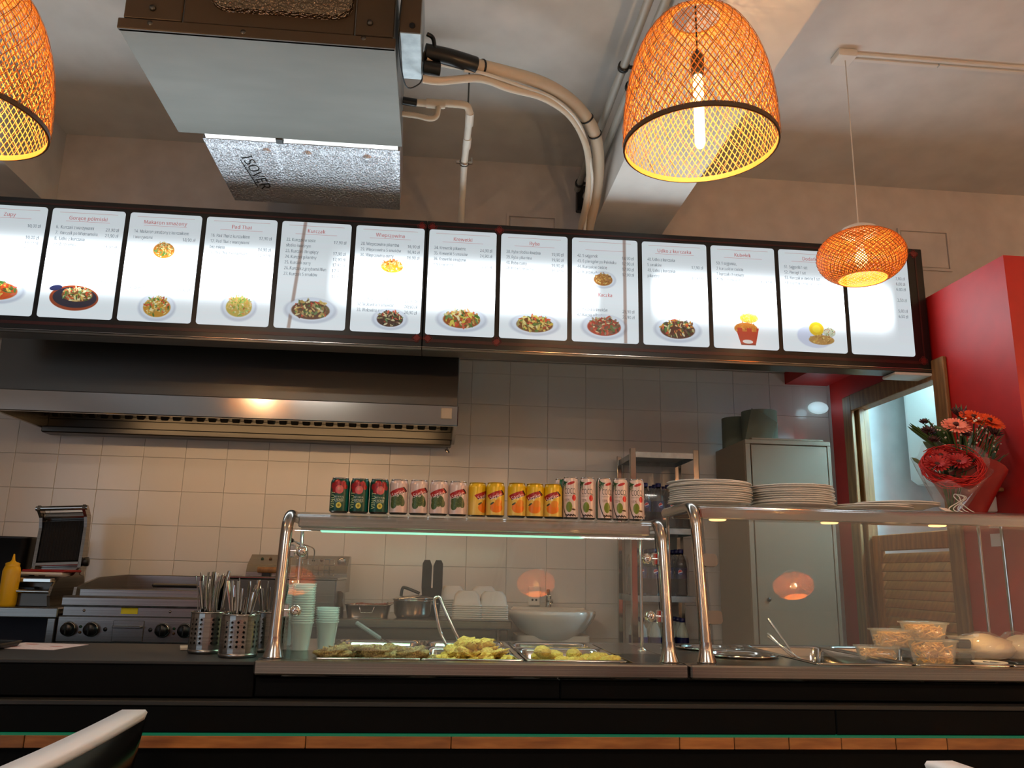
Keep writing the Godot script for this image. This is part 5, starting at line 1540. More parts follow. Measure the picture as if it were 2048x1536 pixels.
	var fc := [Vector3(-0.12, 0, 0.08), Vector3(0.10, 0, 0.12), Vector3(0.13, 0, -0.08), Vector3(-0.10, 0, -0.13)]
	var fu := [Vector2(0, 1), Vector2(1, 1), Vector2(1, 0), Vector2(0, 0)]
	for k in [0, 2, 1, 0, 3, 2]:
		f.set_uv(fu[k])
		f.add_vertex(fc[k] + Vector3(0, 0.0012, 0))
	for k in [0, 1, 2, 0, 2, 3]:
		f.set_uv(fu[k])
		f.add_vertex(fc[k])
	for k in 4:
		var a: Vector3 = fc[k]
		var b: Vector3 = fc[(k + 1) % 4]
		quad(f, a, b, b + Vector3(0, 0.0012, 0), a + Vector3(0, 0.0012, 0))
	one("menu_flyer", f, mat("flyer", Color.WHITE, 0.7, 0.0, {"albedo_texture": texture(img)}), "pinkish printed flyer lying on the black counter at the left", "flyer", "", Vector3(-1.30, 0.9305, -3.0))
	var tr := new_st()
	loft(tr, [rrect(0.22, 0.16, 0.02, 0.0), rrect(0.24, 0.18, 0.02, 0.018), rrect(0.225, 0.165, 0.02, 0.018), rrect(0.21, 0.15, 0.02, 0.004)])
	one("bill_tray", tr, M.black_plastic, "low black tray on the counter at the left edge", "tray", "", Vector3(-1.475, 0.9305, -2.93))
	one("card", box(Vector3(-0.80, 0.9355, -2.965), Vector3(0.06, 0.008, 0.09), 0.001, Basis(Vector3.UP, 0.3)), M.beige_plastic, "small pale card block behind the leftmost cutlery holder", "card")

func holder(h: Node3D) -> void:
	var st := new_st()
	var R := 0.058
	var at := func(u: float, y: float) -> Vector3: return Vector3(R * sin(u), y, R * cos(u))
	var nu := 20
	for i in nu:
		for j in 8:
			var u0 := TAU * i / nu
			var u1 := TAU * (i + 1) / nu
			var y0 := 0.012 + 0.0143 * j
			var y1 := y0 + 0.0143
			if j == 0 or j == 7 or i % 5 == 4:
				st.set_smooth_group(-1)
				quad(st, at.call(u0, y0), at.call(u1, y0), at.call(u1, y1), at.call(u0, y1))
				continue
			var uc := (u0 + u1) * 0.5
			var yc := (y0 + y1) * 0.5
			var rh := 0.0042
			for k in 8:
				var a0 := TAU * k / 8.0
				var a1 := TAU * (k + 1) / 8.0
				var e := func(a: float) -> Vector3:
					var m := maxf(absf(cos(a)), absf(sin(a)))
					return at.call(uc + cos(a) / m * (u1 - u0) * 0.5, yc + sin(a) / m * 0.00715)
				var q := func(a: float) -> Vector3: return at.call(uc + cos(a) * rh / R, yc + sin(a) * rh)
				quad(st, q.call(a0), e.call(a0), e.call(a1), q.call(a1))
	obj("perforated_wall", st, M.steel, h)
	var b := new_st()
	lathe(b, [Vector2(0.0, 0.0), Vector2(0.056, 0.0), Vector2(0.0585, 0.003), Vector2(0.0585, 0.0125), Vector2(0.0, 0.0125)], 40)
	obj("base", b, M.steel, h)
	var r := new_st()
	lathe(r, [Vector2(0.0575, 0.124), Vector2(0.059, 0.125), Vector2(0.059, 0.129), Vector2(0.0565, 0.129), Vector2(0.0565, 0.124)], 40)
	obj("rim", r, M.steel_polished, h)

func piece(o: Node3D, kind: int) -> void:
	# the head stands in the holder, the handle points up
	var h := new_st()
	var rows := []
	for k in 9:
		var t := k / 8.0
		var w: float = lerpf(0.004, 0.0095, t) * (1.0 if t < 0.95 else 0.7)
		var th := 0.0018 + (0.0012 if kind == 0 else 0.0)
		var row := PackedVector3Array()
		for i in 8:
			var a := TAU * i / 8
			row.append(Vector3(cos(a) * w, 0.075 + 0.125 * t, -sin(a) * th + 0.004 * sin(t * 3.0)))
		rows.append(row)
	loft(h, rows)
	obj("handle", h, M.steel_polished, o)
	var e := new_st()
	if kind == 0: bx(e, Vector3(0.001, 0.04, 0), Vector3(0.017, 0.085, 0.0016), 0.0006)
	elif kind == 1:
		bx(e, Vector3(0, 0.052, 0), Vector3(0.022, 0.03, 0.0018), 0.0007)
		for i in 4: bx(e, Vector3(-0.009 + 0.006 * i, 0.02, 0), Vector3(0.0028, 0.045, 0.0016), 0.0005)
	else: lump(e, Vector3(0, 0.04, 0.002), Vector3(0.019, 0.036, 0.003), 3, 0.0, Basis(), 8, 12)
	obj("head", e, M.steel_polished, o)

# ---------------------------------------------------------------- the two glass cases
func case_tube(st: SurfaceTool, x: float, top: float) -> void:
	var ys := top - 0.075 + 0.075 * sin(0.165)
	var zs := -2.650 - (ys - 0.985) / 6.0
	var pth := [Vector3(x, 0.985, -2.650), Vector3(x, 1.12, -2.6725)]
	pth += arc(Vector3(x, top - 0.075, zs - 0.075 * cos(0.165)), 0.075, 0.165, PI * 0.5, Vector3(0, 0, 1), Vector3(0, 1, 0), 8)
	pth += [Vector3(x, top, -2.95), Vector3(x, top, -3.07)]
	tube(st, pth, 0.0185, 18)

func glass_cases() -> void:
	for k in 2:
		var top: float = [1.371, 1.434][k]
		var xs: Array = [[-0.468, 0.752], [0.872, 2.215]][k]
		var t := thing("glass_case", ["curved glass food case with drink cans on top", "curved glass food case with plates and flowers on top"][k], "food case", Vector3.ZERO, 0.0, "curved glass food cases")
		for x in xs:
			var s := new_st()
			case_tube(s, x, top)
			obj("steel_tube", s, M.steel_tube, t)
			s = new_st()
			lathe(s, [Vector2(0.0, 0.0), Vector2(0.032, 0.0), Vector2(0.031, 0.004), Vector2(0.023, 0.03), Vector2(0.0195, 0.055), Vector2(0.0195, 0.062)], 24, Transform3D(Basis(Vector3(1, 0, 0), -0.06), Vector3(x, 0.937, -2.648)))
			obj("tube_foot", s, M.steel_tube, t)
		# one sheet: leaning front, bend, flat top
		var gx0: float = xs[0] + 0.026
		var gx1: float = xs[1] - 0.026
		var ys := top - 0.066 + 0.078 * sin(0.165)
		var zs := -2.640 - (ys - 0.962) / 6.0
		var prof := [Vector2(-2.640, 0.962), Vector2(-2.640 - (ys - 0.992) / 6.0, ys - 0.03)]
		for p in arc(Vector3(0, top - 0.066, zs - 0.078 * cos(0.165)), 0.078, 0.165, PI * 0.5, Vector3(0, 0, 1), Vector3(0, 1, 0), 12): prof.append(Vector2(p.z, p.y))
		prof.append(Vector2(-3.10, top + 0.012))
		var g := new_st()
		var rows := []
		for side in 2:
			for i in prof.size():
				var j: int = i if side == 0 else prof.size() - 1 - i
				var d: Vector2 = (prof[mini(j + 1, prof.size() - 1)] - prof[maxi(j - 1, 0)]).normalized()
				var p: Vector2 = prof[j] - Vector2(d.y, -d.x) * (0.006 if side == 1 else 0.0)
				rows.append(PackedVector3Array([Vector3(gx0, p.y, p.x), Vector3(gx1, p.y, p.x)]))
		rows.append(rows[0])
		grid(g, rows, false, [prof.size() - 1, prof.size() * 2 - 1])
		for e in 2:
			for i in prof.size() - 1:
				var a: Vector3 = rows[i][e]
				var b: Vector3 = rows[i + 1][e]
				var c: Vector3 = rows[prof.size() * 2 - 2 - i][e]
				var d: Vector3 = rows[prof.size() * 2 - 1 - i][e]
				if e == 0: quad(g, d, a, b, c)
				else: quad(g, a, d, c, b)
		obj("curved_glass", g, M.glass, t)
		obj("canopy_rail", span(gx0, gx1, top - 0.038, top + 0.003, -2.86, -2.758, 0.004), M.steel if k == 0 else M.steel_polished, t)
		obj("rear_rail", span(gx0, gx1, top - 0.02, top + 0.003, -3.09, -3.06, 0.003), M.steel, t)
		# rear rods on small round feet
		for x in [xs[0] - 0.002, [xs[1] + 0.012, 2.1][k]]:
			var s := new_st()
			tube(s, [Vector3(x, 0.937, -3.04), Vector3(x, top - 0.01, -3.04)], 0.0062, 10)
			lathe(s, [Vector2(0.016, 0.0), Vector2(0.016, 0.003), Vector2(0.008, 0.008), Vector2(0.006, 0.012)], 16, Transform3D(Basis(), Vector3(x, 0.937, -3.04)))
			obj("rear_rod", s, M.steel_polished, t)
		# clamps that hold the sheet
		for e in 2:
			for y in [1.255, 1.075]:
				var x: float = xs[e]
				var sx: float = [1.0, -1.0][e]
				var z: float = -2.640 - (y - 0.962) * 0.165
				var s := new_st()
				if k == 0:
					bx(s, Vector3(x + sx * 0.022, y, z - 0.014), Vector3(0.022, 0.04, 0.012), 0.003)
					tube(s, [Vector3(x + sx * 0.018, y, z - 0.014), Vector3(x + sx * 0.05, y, z - 0.014)], 0.007, 10)
					lump(s, Vector3(x + sx * 0.053, y, z - 0.012), Vector3.ONE * 0.0185, 1, 0.0, Basis(), 12, 18)
					obj("ball_clamp", s, M.chrome, t)
				else:
					prism(s, rpoly(0.05, 0.042, 0.012), -0.006, 0.006, Transform3D(Basis(Vector3(1, 0, 0), -0.16), Vector3(x + sx * 0.034, y, z)))
					obj("plate_clamp", s, M.steel_polished, t)
		if k == 0:
			var led := obj("light_tube", span(gx0 + 0.07, gx1 - 0.22, top - 0.052, top - 0.040, -2.80, -2.775, 0.004), mat("led_white_light", Color(0.8, 1.0, 0.93), 0.4, 0.0, {"emission_enabled": true, "emission": Color(0.55, 0.95, 0.80), "emission_energy_multiplier": 0.9}), t)
			led.set_meta("label", "greenish white light tube under the glass top")
			obj("tube_holder", span(gx0 + 0.01, gx1 - 0.01, top - 0.046, top - 0.038, -2.83, -2.77, 0.001), M.steel, t)
			area("case_light", Vector3(0.05, top - 0.054, -2.79), Vector3(0, -1, -0.25), Vector2(0.9, 0.02), Color(0.76, 1.0, 0.86), 0.20)
		else:
			for x in [0.98, 1.385, 1.785]:
				var s := new_st()
				lathe(s, [Vector2(0.0, -0.001), Vector2(0.022, -0.001), Vector2(0.026, -0.003), Vector2(0.030, 0.0), Vector2(0.03, 0.003)], 22, Transform3D(Basis(), Vector3(x, top - 0.0385, -2.808)))
				obj("spot_light", s, mat("lamp_spot", Color(1, 0.95, 0.85), 0.4, 0.0, {"emission_enabled": true, "emission": Color(1.0, 0.80, 0.50), "emission_energy_multiplier": 1.6}), t)
				spot("case_spot_light", Vector3(x, top - 0.046, -2.808), Vector3(0, -1, -0.3), Color(1.0, 0.80, 0.52), 0.14, 55, 0.025)

# ---------------------------------------------------------------- food
func pan(called: String, label: String, cat: String, at: Vector3, w: float, d: float, deep: float, group := "") -> Node3D:
	var o := thing(called, label, cat, at, 0.0, group)
	var s := new_st()
	loft(s, [rrect(w, d, 0.012, -0.002), rrect(w, d, 0.012, 0.002), rrect(w - 0.018, d - 0.018, 0.03, 0.003), rrect(w - 0.028, d - 0.028, 0.035, -0.006), rrect(w - 0.045, d - 0.045, 0.04, -deep)], false, true)
	obj("pan_body", s, M.steel_polished, o)
	return o

func food() -> void:
	mat("fritter", Color(0.93, 0.83, 0.42), 0.65, 0.0, {"uv1_triplanar": true, "uv1_scale": Vector3.ONE * 9.0, "albedo_texture": noise_tex(0.03, Color(0.82, 0.68, 0.5), Color.WHITE, 256, 31), "heightmap_enabled": true, "heightmap_texture": noise_tex(0.06, Color.BLACK, Color.WHITE, 256, 32), "heightmap_scale": 0.5})
	mat("roll_crust", Color(0.86, 0.76, 0.46), 0.6, 0.0, {"uv1_triplanar": true, "uv1_scale": Vector3.ONE * 12.0, "albedo_texture": noise_tex(0.05, Color(0.28, 0.20, 0.12), Color.WHITE, 256, 33)})
	mat("noodle", Color(0.93, 0.72, 0.36), 0.5)
	mat("noodle_pale", Color(0.88, 0.80, 0.66), 0.5)
	var y := 0.938
	var xs := [-0.185, 0.135, 0.46]
	for k in 3:
		var where: String = ["left", "middle", "right"][k]
		pan("food_pan", "steel food pan, front %s of the six in the left case" % where, "pan", Vector3(xs[k], y, -2.855), 0.318, 0.42, 0.055, "steel pans in the left glass case")
		pan("food_pan", "steel food pan, rear %s of the six in the left case" % where, "pan", Vector3(xs[k], y, -3.195), 0.318, 0.25, 0.055, "steel pans in the left glass case")
	# spring rolls
	for k in 7:
		var st := new_st()
		var at := Vector3(-0.27 + 0.032 * (k % 2) + 0.125 * (k / 3), 0.922 + 0.02 * (1 if k % 3 == 2 else 0), -2.72 - 0.045 * (k % 3))
		lump(st, Vector3.ZERO, Vector3(0.052, 0.022, 0.026), 40 + k, 0.95, Basis(), 14, 16)
		var o := one("spring_roll", st, M.roll_crust, "browned spring roll lying in the front left pan", "spring roll", "spring rolls in the front left pan", at)
		o.rotation = Vector3(0, rng.randf_range(-0.25, 0.25), rng.randf_range(-0.1, 0.1))
	for k in 5:
		var st := new_st()
		lump(st, Vector3.ZERO, Vector3(0.048, 0.021, 0.025), 60 + k, 0.95, Basis(), 14, 16)
		var o := one("spring_roll", st, M.roll_crust, "browned spring roll lying in the front left pan", "spring roll", "spring rolls in the front left pan", Vector3(-0.30 + 0.125 * (k % 3) + 0.03 * (k / 3), 0.946 + 0.006 * (k % 2), -2.70 - 0.03 * (k / 3)))
		o.rotation = Vector3(0, rng.randf_range(-0.3, 0.3), rng.randf_range(-0.08, 0.08))
	# battered pieces heaped in the middle pan
	for k in 46:
		var st := new_st()
		var a := k * 2.4
		var lay := 0 if k < 20 else 1 if k < 36 else 2
		var rad: float = [0.115, 0.075, 0.04][lay] * sqrt(rng.randf_range(0.2, 1.0))
		lump(st, Vector3.ZERO, Vector3(rng.randf_range(0.030, 0.046), rng.randf_range(0.011, 0.016), rng.randf_range(0.020, 0.030)), 80 + k, 0.85, Basis(), 10, 14)
		var o := one("battered_piece", st, M.fritter, "pale yellow battered piece heaped in the middle front pan", "fried food", "battered pieces in the middle pan", Vector3(0.145 + rad * cos(a) * 1.05, 0.915 + 0.024 * lay + rng.randf_range(0, 0.008), -2.835 + rad * sin(a) * 1.25))
		o.rotation = Vector3(rng.randf_range(-0.5, 0.5), rng.randf() * TAU, rng.randf_range(-0.5, 0.5))
	# yellow rounds in the right pan
	for k in 11:
		var st := new_st()
		lump(st, Vector3.ZERO, Vector3(rng.randf_range(0.032, 0.045), 0.02, rng.randf_range(0.026, 0.034)), 130 + k, 0.25, Basis(), 8, 11)
		var p: Vector3 = Vector3(0.36 + 0.028 * k, 0.918 + 0.006 * (k % 3), -2.74 - 0.07 * ((k * 3) % 4)) if k > 0 else Vector3(0.375, 0.948, -2.83)
		var o := one("battered_piece", st, M.fritter, "round yellow battered piece lying in the right front pan", "fried food", "battered pieces in the right pan", Vector3(minf(p.x, 0.585), p.y, p.z))
		o.rotation = Vector3(rng.randf_range(-0.2, 0.2), rng.randf() * TAU, rng.randf_range(-0.2, 0.2))
	for k in 5:
		var st := new_st()
		lump(st, Vector3.ZERO, Vector3(0.055, 0.016, 0.022), 150 + k, 0.35, Basis(), 8, 11)
		one("spring_roll", st, M.fritter, "pale roll lying in the rear right pan", "spring roll", "pale rolls in the rear right pan", Vector3(0.37 + 0.055 * k, 0.922, -3.13 - 0.02 * (k % 2)))
	# tongs and a spatula
	var t := thing("tongs", "steel serving tongs standing open in the yellow food", "tongs", Vector3(0.055, 0.945, -2.87))
	var s := new_st()
	var topp := Vector3(-0.035, 0.172, -0.02)
	var lp := [Vector3(0.005, 0.0, 0.0), Vector3(0.0, 0.02, 0.0), Vector3(-0.022, 0.06, -0.008), Vector3(-0.042, 0.14, -0.016), Vector3(-0.044, 0.165, -0.019), topp]
	var rp := [Vector3(0.058, 0.0, 0.01), Vector3(0.05, 0.02, 0.008), Vector3(0.012, 0.09, -0.004), Vector3(-0.018, 0.15, -0.016), Vector3(-0.026, 0.168, -0.02), topp]
	tube(s, curve(lp, 4), 0.006, 6)
	obj("arm", s, M.steel_polished, t)
	s = new_st()
	tube(s, curve(rp, 4), 0.006, 6)
	obj("arm", s, M.steel_polished, t)
	var sp := thing("serving_slice", "steel serving slice with a grey handle in the rear left pan", "spatula", Vector3(-0.14, 0.945, -3.05))
	obj("handle", box(Vector3(-0.075, 0.05, 0.03), Vector3(0.105, 0.014, 0.018), 0.004, Basis(Vector3(0, 0, 1), -0.55)), M.grey_plastic, sp)
	obj("blade", box(Vector3(0.02, -0.005, 0.0), Vector3(0.14, 0.004, 0.05), 0.001, Basis(Vector3(0, 0, 1), -0.5)), M.steel_polished, sp)
	# nested clear cups
	var cs := new_st()
	lathe(cs, [Vector2(0.0, 0.0), Vector2(0.027, 0.0), Vector2(0.027, 0.0), Vector2(0.037, 0.085), Vector2(0.040, 0.087), Vector2(0.040, 0.09), Vector2(0.0365, 0.09), Vector2(0.0265, 0.002), Vector2(0.0, 0.002)], 28)
	var proto: Node3D = null
	for st_ in 3:
		var at: Vector3 = [Vector3(-0.435, 0.9375, -2.93), Vector3(-0.385, 0.9375, -3.02), Vector3(-0.345, 0.9375, -2.99)][st_]
		if st_ == 0: at = Vector3(-0.428, 0.9375, -2.905)
		if st_ == 1: at = Vector3(-0.515, 0.9375, -3.09)
		if st_ == 2: at = Vector3(-0.352, 0.9375, -2.965)
		var label: String = ["clear plastic cup nested in the tall stack by the steel tube", "clear plastic cup nested in the stack hidden behind the steel tube", "clear plastic cup nested in the shorter stack by the left pan"][st_]
		for i in [17, 16, 7][st_]:
			var p := at + Vector3(0, 0.0078 * i, 0)
			if proto == null: proto = one("plastic_cup", cs, M.clear_plastic, label, "cup", "", p)
			else: copy(proto, p, 0.0, label)
			if st_ != 1: (get_child(get_child_count() - 1) as Node3D).set_meta("label", label + ", %s from the bottom" % ["lowest", "second", "third", "fourth", "fifth", "sixth", "seventh", "eighth", "ninth", "tenth", "eleventh", "twelfth", "thirteenth", "fourteenth", "fifteenth", "sixteenth", "seventeenth"][i])
			(get_child(get_child_count() - 1) as Node3D).set_meta("group", "nested clear cups in the " + ["tall", "hidden", "shorter"][st_] + " stack")
	# the right case: round inserts, pans, noodles, bags
	for k in 2:
		var o := thing("soup_insert", ["round steel soup insert at the back left of the right case", "round steel soup insert at the front left of the right case"][k], "pan", [Vector3(1.055, y, -3.17), Vector3(1.075, y, -2.90)][k], 0.0, "round steel inserts")
		s = new_st()
		lathe(s, [Vector2(0.105, -0.06), Vector2(0.112, 0.0), Vector2(0.128, 0.002), Vector2(0.13, 0.006), Vector2(0.124, 0.008), Vector2(0.108, 0.004), Vector2(0.1, -0.05), Vector2(0.0, -0.055)], 40)
		obj("insert", s, M.steel_polished, o)
	obj("insert_plate", span(0.897, 1.225, 0.93, 0.936, -3.325, -2.63), M.steel, find_child("food_well_001", false, false))
	for k in 3:
		pan("food_pan", ["steel pan beside the round inserts in the right case", "steel pan under the noodle tubs in the right case", "steel pan under the bags at the right end"][k], "pan", Vector3([1.395, 1.73, 2.065][k], y, -2.975), 0.325, 0.66, 0.07, "steel pans in the right glass case")
	var la := thing("ladle", "steel ladle handle leaning out of the empty pan", "ladle", Vector3(1.30, 0.93, -3.0))
	s = new_st()
	tube(s, [Vector3(0.03, -0.05, 0.05), Vector3(-0.02, 0.05, 0.0), Vector3(-0.062, 0.125, -0.04)], 0.0045, 8)
	obj("handle", s, M.steel_polished, la)
	s = new_st()
	lump(s, Vector3(0.035, -0.055, 0.055), Vector3(0.03, 0.012, 0.03), 2, 0.0)
	obj("bowl", s, M.steel_polished, la)
	la = thing("fork_tongs", "pair of slim steel serving tongs leaning on the pan edge", "tongs", Vector3(1.24, 0.93, -2.95))
	for q in 2:
		s = new_st()
		tube(s, [Vector3(0.06 + 0.02 * q, -0.02, 0.04), Vector3(0.0, 0.04, 0.0), Vector3(-0.03, 0.078 - 0.01 * q, -0.03)], 0.004, 8)
		obj("arm", s, M.steel_polished, la)
	var boxes := [[Vector3(1.755, 0.944, -2.83), 0.13, "lowest"], [Vector3(1.665, 0.990, -2.90), 0.16, "middle"], [Vector3(1.775, 1.001, -2.88), 0.12, "top"], [Vector3(1.60, 0.944, -2.93), 0.10, "flat left"]]
	var lab := ["clear tub of yellow noodles at the bottom of the pile", "clear tub of yellow noodles on the left of the pile", "clear tub of yellow noodles topmost on the pile", "flat clear tub of yellow noodles under the left one"]
	for k in 4:
		var b: Vector3 = [Vector3(1.745, 0.925, -2.84), Vector3(1.655, 0.972, -2.93), Vector3(1.755, 1.003, -2.90), Vector3(1.60, 0.925, -2.95)][k]
		var h: float = [0.075, 0.055, 0.052, 0.042][k]
		var o := thing("noodle_tub", lab[k], "food tub", b, [0.05, -0.08, 0.06, -0.3][k], "clear tubs of noodles")
		s = new_st()
		loft(s, [rrect(0.115, 0.09, 0.02, 0.0), rrect(0.135, 0.108, 0.022, h), rrect(0.132, 0.105, 0.022, h), rrect(0.112, 0.087, 0.02, 0.002)], true, true)
		obj("tub", s, M.clear_lid, o)
		s = new_st()
		loft(s, [rrect(0.145, 0.118, 0.024, h), rrect(0.147, 0.12, 0.024, h + 0.005), rrect(0.128, 0.10, 0.02, h + 0.006), rrect(0.120, 0.092, 0.02, h + 0.003)])
		obj("lid", s, M.clear_lid, o)
		s = new_st()
		for i in 110:
			var c := Vector3(rng.randf_range(-0.05, 0.05), rng.randf_range(0.008, h - 0.008), rng.randf_range(-0.036, 0.036))
			var pp := []
			for q in 4: pp.append((c + Vector3(rng.randf_range(-0.022, 0.022), rng.randf_range(-0.012, 0.012), rng.randf_range(-0.018, 0.018))).clamp(Vector3(-0.053, 0.005, -0.041), Vector3(0.053, h - 0.005, 0.041)))
			tube(s, curve(pp, 4), 0.0028, 5)
		var n := obj("noodles", s, M.noodle, o)
		n.set_meta("kind", "stuff")
	for k in 2:
		var o := thing("sauce_box", ["small clear box of black sauce, upper of the two by the noodle tubs", "small clear box of black sauce, lower of the two by the noodle tubs"][k], "sauce box", Vector3(1.865, [0.972, 0.924][k], -2.86), 0.0, "boxes of black sauce")
		s = new_st()
		loft(s, [rrect(0.06, 0.05, 0.01, 0.0), rrect(0.068, 0.056, 0.01, 0.04)])
		obj("box_body", s, M.clear_lid, o)
		obj("sauce", box(Vector3(0, 0.018, 0), Vector3(0.055, 0.03, 0.044), 0.006), M.black_plastic, o)
		obj("lid", box(Vector3(0, 0.0425, 0), Vector3(0.074, 0.005, 0.062), 0.002), M.clear_lid, o)
	s = new_st()
	lathe(s, [Vector2(0.0, 0.0), Vector2(0.04, 0.0), Vector2(0.055, 0.016), Vector2(0.053, 0.018), Vector2(0.038, 0.004), Vector2(0.0, 0.004)], 24)
	one("saucer", s, M.white_plastic, "small white dish in front of the sauce boxes", "dish", "", Vector3(1.875, 0.926, -2.73))
	for k in 2:
		var o := thing("noodle_bag", ["white bag of rice noodles, left of the two at the right edge", "clear bag of pale noodles at the right edge"][k], "bag", [Vector3(1.99, 0.93, -2.92), Vector3(2.135, 0.93, -2.90)][k])
		s = new_st()
		lump(s, Vector3(0, 0.042, 0), Vector3(0.09, 0.046, 0.1), 200 + k, 0.22, Basis(), 12, 18)
		obj("filling", s, M.noodle_pale, o)
		s = new_st()
		lump(s, Vector3(0, 0.044, 0), Vector3(0.098, 0.052, 0.108), 210 + k, 0.35, Basis(), 12, 18)
		obj("bag_film", s, M.cellophane, o)

# ---------------------------------------------------------------- cans, plates
func can_picture(kind: int) -> ImageTexture:
	var w := 512
	var h := 256
	var img := Image.create(w, h, false, Image.FORMAT_RGB8)
	var c := w / 2.0
	if kind == 0:
		img.fill(Color(0.01, 0.26, 0.21))
		for y in h:
			for x in range(310, 350): img.set_pixel(x, y, img.get_pixel(x, y).lerp(Color(0.02, 0.42, 0.40), 1.0 - absf(x - 330) / 20.0))
		for p in [[-62, 60, 34], [-22, 34, 36], [30, 40, 30], [52, 66, 26], [-38, 92, 36]]: ellipse(img, c + p[0], p[1], p[2], p[2] * 0.9, Color(0.60, 0.10, 0.12), 0, 0.3)
		ellipse(img, c, 88, 38, 37, Color(0.78, 0.36, 0.36), 0, 0.15)
		ellipse(img, c - 4, 80, 20, 18, Color(0.75, 0.50, 0.45), 0, 0.5)
		ink(img, "VINUT", c - 62, 236, 52, Color(0.80, 0.84, 0.62), 0.0, -PI * 0.5 + 0.04, true, "Droid Sans", 0.9)
		ink(img, "WITH REAL", c, 146, 17, Color(0.85, 0.85, 0.8), 0.5)
		ink(img, "LYCHEE", c, 170, 24, Color(0.9, 0.9, 0.8), 0.5)
		ink(img, "JUICE DRINK", c, 184, 12, Color(0.8, 0.85, 0.8), 0.5)
		ellipse(img, c, 212, 23, 23, Color(0.80, 0.78, 0.35), 0, 0.0)
		ellipse(img, c, 212, 12, 12, Color(0.55, 0.50, 0.12), 0, 0.2)
	elif kind < 3:
		for y in h:
			var t := y / float(h)
			var col := Color(0.80, 0.72, 0.69) if kind == 1 else Color(0.84, 0.68, 0.05).lerp(Color(0.86, 0.72, 0.34), clampf(t * 2.2 - 0.4, 0, 1))
			for x in w: img.set_pixel(x, y, col)
		if kind == 1:
			ellipse(img, c - 4, 156, 62, 48, Color(0.24, 0.32, 0.17), 0.1, 0.06)
			ellipse(img, c - 34, 190, 32, 38, Color(0.26, 0.33, 0.16), 0.2, 0.06)
			ellipse(img, c + 40, 175, 26, 34, Color(0.25, 0.31, 0.17), -0.3, 0.06)
			for k in 70: ellipse(img, c + rng.randf_range(-52, 50), rng.randf_range(118, 205), 4, 3, Color(0.38, 0.44, 0.24), 0.4, 0.4)
		else:
			ellipse(img, c + 6, 196, 60, 42, Color(0.88, 0.46, 0.03), 0.0, 0.08)
			ellipse(img, c + 26, 158, 38, 30, Color(0.84, 0.52, 0.10), 0.0, 0.15)
			ellipse(img, c - 34, 164, 22, 8, Color(0.25, 0.26, 0.10), -0.5, 0.2)
		var bn := -0.30
		var d := Vector2(cos(bn), sin(bn))
		for y in range(40, 150):
			for x in range(int(c) - 84, int(c) + 88):
				var q := Vector2(x - c, y - 92)
				var u := q.dot(d)
				var v := q.dot(Vector2(-d.y, d.x))
				if absf(v) < 25.0 - 0.05 * absf(u) and u - v * 0.6 > -76 and u - v * 0.6 < 76:
					img.set_pixel(x, y, Color(0.10, 0.03, 0.03) if v > 17.0 or u - v * 0.6 > 62 else Color(0.62, 0.06, 0.05))
		ink(img, "Sagiko", c - 62 * d.x - 14 * d.y, 92 - 62 * d.y + 13 * d.x, 42, Color(0.95, 0.90, 0.88), 0.0, bn, true, "Droid Sans", 1.0)
	else:
		img.fill(Color(0.82, 0.74, 0.70))
		for y in h:
			for x in range(40, 140): img.set_pixel(x, y, Color(0.02, 0.30, 0.18))
			for x in range(410, 490): img.set_pixel(x, y, Color(0.03, 0.34, 0.20))
			var cx := c - 92 + 60 * pow(maxf(0.0, (y - 110) / 146.0), 2.0)
			for x in range(int(cx) - 5, int(cx) + 6): img.set_pixel(x, y, Color(0.14, 0.08, 0.06))
		for k in 9: ellipse(img, c - 78 + 10 * (k % 4), 18 + 5 * k, 26, 4, Color(0.06, 0.28, 0.12), 0.5 - 0.25 * k)
		ellipse(img, c + 14, 34, 40, 9, Color(0.66, 0.10, 0.10), -0.2)
		ink(img, "COCO", c + 2, 88, 46, Color(0.12, 0.11, 0.09), 0.5, 0, true, "Droid Sans", 0.98)
		ink(img, "100%", c + 52, 108, 18, Color(0.2, 0.18, 0.12), 0.5)
		ink(img, "COCONUT WATER", c - 22, 118, 10, Color(0.4, 0.36, 0.3), 0.5)
		ink(img, "100%", c - 30, 146, 24, Color(0.35, 0.22, 0.14), 0.5)
		ellipse(img, c + 46, 130, 22, 20, Color(0.74, 0.12, 0.12))
		ellipse(img, c - 6, 190, 34, 36, Color(0.42, 0.48, 0.12), 0.1, 0.1)
		ellipse(img, c + 42, 202, 20, 12, Color(0.80, 0.72, 0.6), 0.3)
		ellipse(img, c + 42, 206, 22, 6, Color(0.3, 0.18, 0.1), 0.1)
		for k in 12: ellipse(img, c - 40 + 9 * k, 240 + 3 * (k % 3), 9, 5, Color(0.2, 0.12, 0.08), 0.3)
	return texture(img)

